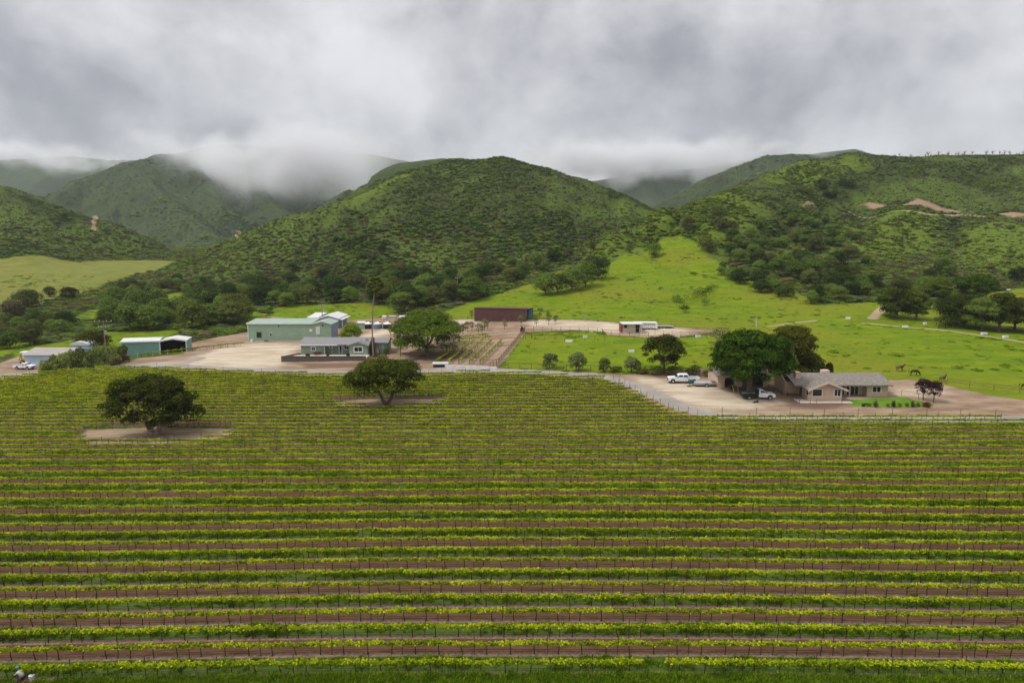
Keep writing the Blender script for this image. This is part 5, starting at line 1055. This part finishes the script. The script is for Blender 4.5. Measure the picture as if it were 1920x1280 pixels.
MB().tube([(-.55, .35, 1.45), (.55, .35, 1.45)], .07, 6).build('rail', M_YELLOW, t); MB().add([(-.5, -.1, .5), (.5, -.1, .5), (.5, .3, 1.35), (-.5, .3, 1.35), (-.5, -.06, .5), (.5, -.06, .5), (.5, .34, 1.35), (-.5, .34, 1.35)], [(0,1,2,3),(7,6,5,4),(0,4,5,1),(1,5,6,2),(2,6,7,3),(3,7,4,0)]).build('panel', M_DARKWOOD, t)
# backhoe by the blue shed
p = G(36, 688); t = thing('backhoe', 'yellow backhoe with white canopy parked behind the older pickup', 'backhoe', (p[0], p[1] + 3, p[2])); box('body', M_YELLOW, t, -.8, 1.3, -.6, .6, .7, 1.4, bevel=.08); box('canopy', M_WHITE, t, -1.2, .9, -.85, .85, 3.1, 3.6, bevel=.12)
for x in (-1.0, .7):
    for y in (-.7, .62): MB().box(x, x + .08, y, y + .08, 1.3, 3.1).build('post', M_BLACK, t)
wheel(t, -.6, -.95, .7, .4, M_YELLOW); wheel(t, -.6, .6, .7, .4, M_YELLOW); wheel(t, 1.1, -.85, .45, .3, M_YELLOW); wheel(t, 1.1, .6, .45, .3, M_YELLOW); MB().tube([(-.8, 0, 1.2), (-1.6, 0, 2.4), (-2.1, 0, 1.0)], [.16,.14,.1], 6).build('boom', M_YELLOW, t); box('bucket', M_RUSTPIPE, t, 1.4, 2.1, -.9, .9, .3, .9)

# ------------------------------------------------------------------ poles, fences, posts
def crossarm_pole(label, base, top_px, arms, trans=True, group=None):
    p = G(*base); k = ppm(p); h = (base[1] - top_px)/k; t = thing('utility_pole', label, 'utility pole', p, 0, group)
    MB().tube([(0,0,-.5), (0,0,h)], [.17, .12], 8).build('pole', M_POLE, t)
    for (dz, w) in arms:
        a = MB().box(-w/2, w/2, -.19, -.125, h - dz - .07, h - dz + .07).build('crossarm', M_POLE, t)
        for s in (-.46, -.2, .2, .46): MB().cyl((s*w, -.16, h - dz + .07), .07, .22, 'z', 8).build('insulator', M_WHITE, a)
    if trans: MB().cyl((.42, -.05, h - 3.6), .27, 1.0, 'z', 12).build('transformer', M_STEEL, t)
    return (p[0], p[1], p[2] + h)
A1 = crossarm_pole('wooden utility pole with two crossarms beside the roadside hedge', (201,686), 600, [(.3,4.6),(1.7,2.6)])
A2 = crossarm_pole('utility pole with pale transformer behind the green barn', (605,612), 565, [(.3,2.6),(1.4,2.2)])
A3 = crossarm_pole('thin utility pole under the massive oak by the green house', (751,668), 612, [(.3,2.0)])
A4 = crossarm_pole('slender utility pole at the edge of the hill wood', (858,565), 520, [(.3,1.6)], False)
def wire(a, b, label, sag=1.2):
    pts = [(a[0] + (b[0]-a[0])*i/14, a[1] + (b[1]-a[1])*i/14, a[2] - .2 + (b[2]-a[2])*i/14 - sag*4*(i/14)*(1 - i/14)) for i in range(15)]
    tag(MB().tube(pts, .022, 4).build('power_line', M_DARK), label, 'power line')
wire(A1, A2, 'power line from the hedge pole to the pole behind the barn', 2.0); wire(A2, A4, 'power line from the barn pole to the wood edge'); wire(A3, A2, 'power line from the oak pole to the barn pole'); wire(A1, (A1[0] - 70, A1[1] + 8, A1[2] - 1), 'power line leaving the hedge pole westward')
p = G(1418, 613); t = thing('standpipe', 'single pale post standing on the meadow above the huge tree', 'post', p); MB().cyl((0,0,-.3), .2, 2.9, 'z', 10).build('post', M_CONCRETE, t); MB().cyl((0,0,2.603), .35, .3, 'z', 10).build('cap', M_STEEL, t)
p = G(159, 692); t = thing('leaning_post', 'leaning white post at the vineyard edge by the hedge', 'post', p, 0); o = MB().cyl((0,0,-.4), .07, 2.6, 'z', 8).build('post', M_WHITE, t); o.rotation_euler = (0, R(24), 0)
def fence(label, pts, spacing, h, rails, mat, r=.055, name='fence', world=False):
    P = np.array(pts if world else [G(*q)[:2] for q in pts]); seg = np.hypot(*(P[1:] - P[:-1]).T); tot = seg.sum(); n = max(2, int(tot/spacing) + 1)
    d = np.linspace(0, tot, n); cum = np.concatenate([[0], np.cumsum(seg)]); xs = np.interp(d, cum, P[:,0]); ys = np.interp(d, cum, P[:,1]); zs = H(xs, ys)
    t = thing(name, label, 'fence', (xs[0], ys[0], zs[0])); pm = MB().cyl((0,0,-.3), r, h + .3, 'z', 6).mesh('post', mat)
    for x, y, z in zip(xs, ys, zs): o = link(bpy.data.objects.new('post', pm), t); o.location = (x - xs[0], y - ys[0], z - zs[0]); o.rotation_euler = (.02*math.sin(x*9), .025*math.sin(x*5 + y), 0)
    for q in rails: MB().tube([(x - xs[0], y - ys[0], z - zs[0] + q) for x, y, z in zip(xs, ys, zs)], r*.72, 5).build('rail', mat, t)
    return t
fence('rusty pipe fence along the road side of the green pasture', [(932,690),(1000,693),(1080,696),(1150,698),(1200,700)], 2.6, 1.5, (1.45,), M_RUSTPIPE)
fence('close set pipe fence between young vines and green pasture', [(919,703-13),(934,684),(952,662),(968,642),(984,622)], 1.5, 1.5, (1.45,), M_RUSTPIPE, .07)
fence('pipe fence along the gravel apron above the pasture', [(984,620),(1030,621),(1080,622),(1128,624),(1134,632)], 2.6, 1.5, (1.45,), M_RUSTPIPE)
fence('inner pipe fence across the upper pasture', [(985,636),(1030,637),(1080,638),(1134,641)], 2.8, 1.4, (1.35,), M_RUSTPIPE)
fence('short double post gate fence at the pasture corner', [(981,634),(997,634)], 2.4, 1.7, (.6,1.1,1.6), M_RUSTPIPE, .07)
fence('pipe fence between the cream stable and the meadow', [(1130,627),(1160,630),(1200,631),(1216,631)], 2.6, 1.5, (1.45,.8), M_RUSTPIPE)
fence('thin wire fence round the meadow behind the stable', [(1228,628),(1270,631),(1310,631)], 2.4, 1.5, (1.4,), M_RUSTPIPE, .04)
fence('low rail fence curving round the drive before the tan house', [(1440,732),(1462,740),(1480,748),(1500,757),(1519,757)], 2.0, 1.2, (1.15,.6), M_RUSTPIPE, .05)
fence('low rail fence before the tan house wing', [(1531,757),(1563,757),(1578,757)], 3.0, .9, (.85,), M_RUSTPIPE, .04)
fence('low rail fence from the tan house to the plum trees', [(1690,742),(1710,746),(1730,750),(1750,756)], 2.6, 1.2, (1.15,), M_RUSTPIPE, .045)
fence('wire fence between horse meadow and bare ground', [(1775,720),(1808,726),(1840,729),(1872,733),(1903,736),(1960,742)], 3.6, 1.3, (1.2,.7), M_RUSTPIPE, .05)
fence('wire fence at the foot of the grass spur behind the apron', [(830,600),(900,599)], 3.5, 1.2, (1.1,), M_RUSTPIPE, .05)
fence('vineyard edge posts along the curve of the farm road', [(1150,711),(1165,718),(1185,731),(1205,743),(1225,754),(1248,766),(1272,775)], 2.6, 1.4, (), M_RUSTPIPE, .04, name='edge_posts')
fence('vineyard edge posts along the road before the tan house', [(1290,782),(1400,784),(1600,785),(1800,786),(1930,787)], 5.4, 1.9, (), M_RUSTPIPE, .045, name='edge_posts')
p = G(1766, 617); t = thing('gate', 'dark green metal gate beside the wheel track', 'gate', p)
for x in (-1.0, 1.0): MB().cyl((x, 0, -.2), .06, 1.6).build('post', M_BLACK, t)
for z in (.3, .6, .9, 1.2): MB().box(-.95, .95, -.03, .03, z, z + .07).build('bar', plain('gate_green', (.03,.07,.05), .6) if 'gate_green' not in MATS else MATS['gate_green'], t)
p = G(1035, 602); t = thing('gate', 'pale tubular gate where the apron meets the spur', 'gate', (G(1097,601)[0], G(1097,601)[1], G(1097,601)[2]), R(70))
for x in (-1.4, 1.4): MB().cyl((x, 0, -.2), .07, 2.2).build('post', M_STEEL, t)
for z in (.4, .8, 1.2, 1.6): MB().box(-1.35, 1.35, -.03, .03, z, z + .07).build('bar', M_STEEL, t)
# white barrier along the road
p = G(812, 690); k = ppm(p); t = thing('barrier', 'long low white concrete barrier along the farm road', 'barrier', p)
q = G(932, 693); L_ = math.hypot(q[0]-p[0], q[1]-p[1]); ang = math.atan2(q[1]-p[1], q[0]-p[0]); t.rotation_euler = (0, 0, ang)
for i in range(6): MB().prism([(-.28, -.3), (.28, -.3), (.2, .15), (.14, .85), (-.14, .85), (-.2, .15)], 3.2 + i*(L_ - 3.2)/6, 3.2 + (i + 1)*(L_ - 3.2)/6 - .05, 'x').build('section', M_OFFWHITE, t)
p = G(814, 691); t = thing('culvert_box', 'white concrete box with dark opening at the end of the barrier', 'culvert', p); box('slab', M_OFFWHITE, t, -.6, 3.2, 1.2, 3.2, .75, 1.05); box('side', M_OFFWHITE, t, 2.4, 3.2, 1.203, 3.197, -.3, .747); box('underside', M_DARK, t, -.4, 2.397, 1.6, 3.1, -.3, .747)  # solid near-black block stands for the shade beneath the slab
# troughs and boxes on the meadows
for i, (bx, by, w, lb) in enumerate([(1067,641,13,'long white trough inside the upper pasture'),(1097,633,8,'small white trough near the upper pasture fence'),(1184,660,10,'white plastic trough in the middle of the pasture'),(1270,632,8,'white box by the stable meadow fence'),(1309,632,9,'white box beside the grey brown tree'),
        (1697,614,9,'white trough beside the wheel track'),(1734,608,5,'small white box below the spreading oak'),(1845,627,10,'flat white trough under the eastern grove'),(1885,633,10,'white trough at the end of the wheel track'),(1590,598,8,'pale rock like trough high on the meadow'),(1890,544,6,'white topped box up on the open slope')]):
    p = G(bx, by); k = ppm(p); L_ = w/k; t = thing('trough', lb, 'trough', p, R((i*37) % 30 - 15)); hh = .62
    MB().prism([(-L_/2 + .08, 0), (L_/2 - .08, 0), (L_/2, hh), (-L_/2, hh)], -.42, -.36, 'y').build('side', M_WHITE, t); MB().prism([(-L_/2 + .08, 0), (L_/2 - .08, 0), (L_/2, hh), (-L_/2, hh)], .36, .42, 'y').build('side', M_WHITE, t)
    box('end', M_WHITE, t, -L_/2, -L_/2 + .07, -.357, .357, -.02, hh); box('end', M_WHITE, t, L_/2 - .07, L_/2, -.357, .357, -.02, hh); box('water', M_STEEL, t, -L_/2 + .072, L_/2 - .072, -.357, .357, 0, hh*.8)
# palm by the green house
def palm():
    p = G(701, 670); k = ppm(p); h = 145/k; t = thing('palm_tree', 'very tall slim fan palm beside the green house chimney', 'palm', p); rng = np.random.default_rng(3)
    pts = [(-.10*i + .012*i*i, 0, h*i/14*.94 - .4*(i == 0)) for i in range(15)]; MB().tube(pts, [.27,.22] + [.18 - .005*i for i in range(13)], 9).build('trunk', M_POLE, t, smooth=True)
    c = pts[-1]; L1, L2 = [], []
    def frond(az, el, ln, wd, out):
        d = np.array([math.cos(az)*math.cos(el), math.sin(az)*math.cos(el), math.sin(el)]); c0 = np.array(c) + d*.3; tip = c0 + d*ln*.55; sd = np.cross(d, [0,0,1]); sd /= np.linalg.norm(sd)
        for j in range(9):
            a = (j - 4)/4*1.1; e = tip + (d*math.cos(a) + sd*math.sin(a))*ln*.5 - np.array([0,0,.12*ln*abs(a)]); n = np.cross(e - tip, [0,0,1]); n = n/np.linalg.norm(n)*wd; out.append([tip - n*.3, tip + n*.3, (tip + e)/2 + n, e, (tip + e)/2 - n])
        n = sd*.03; out.append([c0 - n, c0 + n, (c0+tip)/2 + n, tip, (c0+tip)/2 - n])
    for i in range(64): frond(rng.uniform(0, 6.28), rng.uniform(-.5, 1.35), rng.uniform(1.7, 2.5), .26, L1)
    for i in range(22): frond(rng.uniform(0, 6.28), rng.uniform(-1.4, -.6), rng.uniform(1.2, 2.0), .22, L2)
    for nm, L_, m_ in (('fronds', L1, leaf_mat('palm_fronds', (.09,.12,.015), (.28,.31,.05))), ('dead_fronds', L2, leaf_mat('dead_palm_fronds', (.10,.06,.02), (.24,.16,.06)))):
        V = np.array(L_).reshape(-1, 3); link(bpy.data.objects.new(nm, mesh_np(nm, V, np.arange(len(V)).reshape(-1, 5), m_)), t)
palm()
# small vineyard plots between the buildings
def small_row(label, a, b, group, n_leaf=1, stake=M_POST, sc=1.0):
    A, B = np.array(G(*a)), np.array(G(*b)); L_ = np.hypot(*(B - A)[:2]); n = max(3, int(L_/1.7)); t = thing('vine_row', label, 'vine row', A, math.atan2(B[1]-A[1], B[0]-A[0]), group); rng = np.random.default_rng(int(a[0]*7 + a[1])); sm = MB().box(-.04, .04, -.04, .04, -.3, 1.35).mesh('stake', stake)
    for i in range(n):
        x = (i + .5)*L_/n; q = A + (B - A)*((i + .5)/n); z = hz(q[0], q[1]) - A[2]; w, f = VINES[int(rng.integers(10))]
        for nm, me in (('trunk', w), ('foliage', f)):
            o = link(bpy.data.objects.new(nm, me), t); o.location = (x, 0, z); o.scale = (1.02, 1.1*sc, 1.05*sc)
        if i % 2 == 0: o = link(bpy.data.objects.new('stake', sm), t); o.location = (x - .85, 0, z)
for i, (a, b) in enumerate([((818,682),(873,645)),((840,683),(890,641)),((860,683),(906,641)),((880,683),(923,641)),((900,683),(941,642))]):
    small_row(['young vine row next to the shaded ground of the massive oak','second young vine row out from the massive oak','middle row of the five young vine rows','fourth young vine row out from the massive oak','young vine row running along the close set pipe fence'][i], a, b, 'young vine rows by the pasture')
small_row('short grassy vine row across the head of the young vine rows', (862,641), (922,636), None); small_row('second short grassy vine row behind the head row', (860,637), (915,632), None)
small_row('single trellised vine row climbing past the open teal shed', (258,671), (458,648), None, stake=M_WHITE)
# yuccas and border plants before the tan house
YUC = leaf_mat('yucca_leaves', (.05,.045,.02), (.17,.15,.07))
def spiky(label, base, r_m, h_m, seed, mat, group):
    rng = np.random.default_rng(seed); n = 70; az = rng.uniform(0, 6.28, n); el = rng.uniform(.35, 1.5, n); d = np.stack([np.cos(az)*np.cos(el)*r_m, np.sin(az)*np.cos(el)*r_m, np.sin(el)*h_m], 1)*rng.uniform(.7, 1, (n, 1)); s = np.stack([-np.sin(az), np.cos(az), np.zeros(n)], 1)*.05; z = np.zeros((n, 3))
    V = np.stack([z - s, z + s, d*.55 + s, d, d*.55 - s], 1).reshape(-1, 3); o = link(bpy.data.objects.new('border_plant', mesh_np('border_plant', V, np.arange(5*n).reshape(-1, 5), mat))); o.location = G(*base); tag(o, label, 'plant', group)
for i, x in enumerate((1642, 1675, 1711)): spiky('spiky brownish yucca in the border before the tan house', (x, 763), 1.1, 1.6, 40 + i, YUC, 'yuccas in the front border')
for i, x in enumerate((1619, 1629, 1664, 1688, 1700, 1721)): shrub('border_shrub', 'small round green shrub in the border before the tan house', 'shrubs in the front border', (x, 762), 9, 7, 60 + i, M_OAK_BRIGHT, 260, .2)
shrub('border_shrub', 'reddish sprawling shrub at the end of the front border', None, (1738, 763), 20, 12, 70, M_BROWNBUSH, 500, .22); shrub('red_bush', 'rusty red bush at the top corner of the pasture fence', None, (979, 622), 8, 10, 71, M_REDPLANT, 400, .3)
for i, (x, y, w, h) in enumerate([(1276,576,30,20),(1296,570,36,24),(1314,560,34,20),(1286,586,26,16),(1330,548,26,14),(1304,552,30,16),(1322,572,22,12),(1268,566,24,14)]): shrub('gully_bush', 'dark bush in the small gully on the grass spur', 'bushes in the spur gully', (x, y), w, h, 80 + i, M_CHAP[i % 2], 500, .35)
# stones round the foot of the vineyard oak
rng = np.random.default_rng(8)
for i in range(40):
    big = i < 24; p = G(rng.normal(300, 34) if big else rng.uniform(180, 330), rng.normal(821, 2.5) if big else rng.normal(833, 1.5)); bm = bmesh.new(); bmesh.ops.create_icosphere(bm, subdivisions=1, radius=1)
    for v in bm.verts: v.co *= rng.uniform(.7, 1.2)
    me = bpy.data.meshes.new('stone'); bm.to_mesh(me); bm.free(); me.materials.append(M_STONE); o = link(bpy.data.objects.new('stone', me)); o.location = p; s = rng.uniform(.09, .24); o.scale = (s*1.3, s, s*.7); o.rotation_euler = (0, 0, rng.uniform(0, 6))
    tag(o, 'pale field stone in the dirt round the wide dark vineyard oak', 'stone', 'stones round the vineyard oak')

# ------------------------------------------------------------------ animals and people
def skin_obj(name, V, E, Rd, mat, parent=None, sub=2):
    me = bpy.data.meshes.new(name); me.from_pydata(V, E, []); me.materials.append(mat); o = link(bpy.data.objects.new(name, me), parent)
    sk = o.modifiers.new('skin', 'SKIN'); sk.use_smooth_shade = True
    for d, r in zip(me.skin_vertices[0].data, Rd): d.radius = r if isinstance(r, tuple) else (r, r)
    me.skin_vertices[0].data[0].use_root = True; s = o.modifiers.new('sub', 'SUBSURF'); s.levels = sub; s.render_levels = sub; return o
def horse(label, base, rz, coat, graze=False, blaze=False, flip=1):
    """quadruped 1.55 m at the withers, head towards +x"""
    p = G(*base); t = thing('horse', label, 'horse', p, rz, None); t.scale = (.88, .88, .88)
    V = [(-.72,0,1.28),(-.35,0,1.27),(.05,0,1.22),(.45,0,1.25),(.72,0,1.32)]; Rd = [(.31,.34),(.35,.35),(.36,.37),(.34,.38),(.27,.32)]; E = [(0,1),(1,2),(2,3),(3,4)]
    if graze: nk = [(1.0,0,1.12),(1.25,0,.78),(1.36,0,.45),(1.46,0,.12)]
    else: nk = [(.96,0,1.50),(1.16,0,1.72),(1.28,0,1.76),(1.60,0,1.54)]
    b = len(V); V += nk; Rd += [(.20,.26),(.15,.19),(.14,.16),(.085,.10)]; E += [(4,b),(b,b+1),(b+1,b+2),(b+2,b+3)]
    for (x0, par, hind, off) in ((-.70,0,True,.0),(-.62,0,True,.12),(.62,4,False,-.05),(.56,4,False,.12)):
        y = .17 if off in (.0,-.05) else -.17; n = len(V)
        if hind: L_ = [(x0 + .02, y, .98), (x0 + .14 + off*.3, y, .80), (x0 - .10 + off*.5, y, .50), (x0 - .04 + off, y, .14), (x0 + .04 + off, y, .03)]; rr = [.17,.12,.065,.045,.06]
        else: L_ = [(x0, y, .95), (x0 + .02, y, .72), (x0 + .04 + off*.6, y, .44), (x0 + .02 + off, y, .13), (x0 + .08 + off, y, .03)]; rr = [.13,.085,.06,.043,.058]
        V += L_; Rd += rr; E += [(par, n)] + [(n+i, n+i+1) for i in range(4)]
    hd = nk[2]
    for y in (.06, -.06): n = len(V); V.append((hd[0] - .05, y, hd[2] + (.22 if not graze else .10))); Rd.append(.03); E.append((b+2, n))
    skin_obj('body', V, E, Rd, coat, t)
    skin_obj('tail', [(-.95,0,1.36),(-1.12,0,1.1),(-1.12,0,.62)], [(0,1),(1,2)], [.05,.09,.05], M_BLACK, t)
    mn = [(.70,0,1.52),(.90,0,1.68),(1.10,0,1.84)] if not graze else [(.74,0,1.52),(1.02,0,1.28),(1.28,0,.92)]
    skin_obj('mane', mn, [(0,1),(1,2)], [(.03,.09),(.03,.09),(.03,.06)], M_BLACK, t)
    if blaze: skin_obj('blaze', [(hd[0] + .10, 0, hd[2] + .05), (hd[0] + .36, 0, hd[2] - .14)], [(0,1)], [.10,.085], M_WHITE, t)
    return t
M_BAY = plain('bay_coat', (.115,.042,.018), .6, .2, 2); M_DARKBAY = plain('dark_bay_coat', (.055,.022,.013), .6, .2, 2); M_CHEST = plain('chestnut_coat', (.13,.055,.026), .6, .2, 2)
horse('bay horse standing with head raised, furthest up the meadow behind the tan house', (1687,696), R(8), M_BAY); horse('dark bay horse grazing with head down behind the tan house', (1713,704), R(-18), M_DARKBAY, True)
horse('chestnut horse with white face above the plum trees', (1767,716), R(25), M_CHEST, False, True); horse('dark brown horse cut by the picture edge on the meadow', (1921,731), R(-60), M_DARKBAY)
p = G(1417, 755); t = thing('dog', 'small black dog lying on the dirt beside the flatbed truck', 'dog', p, R(20))
skin_obj('body', [(-.35,0,.2),(0,0,.22),(.32,0,.26),(.45,0,.42),(.62,0,.46),(.74,0,.42),(-.4,.14,.06),(-.15,.2,.05),(.35,.12,.06),(.62,.12,.04),(.35,-.12,.06),(.62,-.12,.04),(-.55,0,.12),(-.72,.08,.06)], [(0,1),(1,2),(2,3),(3,4),(4,5),(0,6),(6,7),(2,8),(8,9),(2,10),(10,11),(0,12),(12,13)], [.15,.15,.15,.09,.09,.05,.09,.05,.06,.04,.06,.04,.05,.03], M_BLACK, t)
M_SKIN = plain('skin', (.30,.16,.10), .6, .05); M_SHIRT = plain('pale_shirt', (.46,.45,.38), .9, .06); M_JEANS = plain('dark_trousers', (.030,.032,.045), .9, .15); M_CAP = plain('blue_cap', (.06,.24,.42), .8, .1)
def worker(base):
    """crouching on the heels, bent forward over the vine, arms reaching to the trunk"""
    p = G(*base); t = thing('person', 'person in pale shirt, dark trousers and blue cap crouching at the front vine row', 'person', p, R(160))
    hip = (0,0,.30); V = [hip, (.10,0,.50), (.22,0,.72), (.30,0,.84), (.36,0,.92), (.42,0,1.00)]; Rd = [(.15,.17),(.14,.17),(.14,.19),(.08,.09),(.055,.055),(.085,.10)]; E = [(0,1),(1,2),(2,3),(3,4),(4,5)]
    for s in (-1, 1):
        n = len(V); V += [(.02, s*.12, .28), (.40, s*.17, .42), (.14, s*.15, .07), (.34, s*.16, .04)]; Rd += [.11,.075,.05,.04]; E += [(0, n), (n, n+1), (n+1, n+2), (n+2, n+3)]
        n = len(V); V += [(.26, s*.20, .76), (.42, s*.24, .55), (.64, s*.15, .50), (.70, s*.14, .49)]; Rd += [.06,.045,.033,.03]; E += [(2, n), (n, n+1), (n+1, n+2), (n+2, n+3)]
        for f_ in range(4): m = len(V); V += [(.755, s*.14 + (f_ - 1.5)*.022, .475), (.79 - .006*abs(f_ - 1.5), s*.14 + (f_ - 1.5)*.024, .455)]; Rd += [.009,.008]; E += [(n+3, m), (m, m+1)]
        m = len(V); V += [(.72, s*.10, .47), (.755, s*.085, .462)]; Rd += [.010,.008]; E += [(n+3, m), (m, m+1)]
    body = skin_obj('body', V, E, Rd, M_SKIN, t)
    skin_obj('shirt', [(.06,0,.42),(.13,0,.55),(.22,0,.72),(.29,0,.82)] + [(.26,-.20,.76),(.41,-.24,.57),(.26,.20,.76),(.41,.24,.57)], [(0,1),(1,2),(2,3),(2,4),(4,5),(2,6),(6,7)], [(.17,.20),(.165,.19),(.16,.205),.09,.075,.06,.075,.06], M_SHIRT, t)
    skin_obj('trousers', [(-.01,0,.30),(.07,0,.43)] + sum([[(.02, s*.12, .28), (.40, s*.17, .42), (.15, s*.15, .10)] for s in (-1, 1)], []), [(0,1),(0,2),(2,3),(3,4),(0,5),(5,6),(6,7)], [(.175,.19),(.17,.19),.125,.092,.065,.125,.092,.065], M_JEANS, t)
    MB().tube([(.405,0,.98),(.43,0,1.06),(.45,0,1.10),(.455,0,1.115)], [.115,.11,.075,.01], 12).build('cap', M_CAP, t, smooth=True); MB().prism([(.50, 1.02), (.66, 1.00), (.66, 1.015), (.50, 1.04)], -.08, .08, 'y').build('cap_peak', M_CAP, t)
worker((44, 1277))
p = G(60, 1274); t = thing('bucket', 'white plastic bucket beside the crouching person in the front row', 'bucket', p); MB().tube([(0,0,0),(0,0,.36)], [.145,.185], 18).build('shell', M_BUCKET, t, smooth=False); MB().tube([(0,0,.362),(0,0,.39)], [.195,.195], 18).build('lid', M_BUCKET, t); MB().tube([(-.19,0,.32),(-.12,-.14,.22),(0,-.2,.18),(.12,-.14,.22),(.19,0,.32)], .008, 5).build('handle', M_STEEL, t)
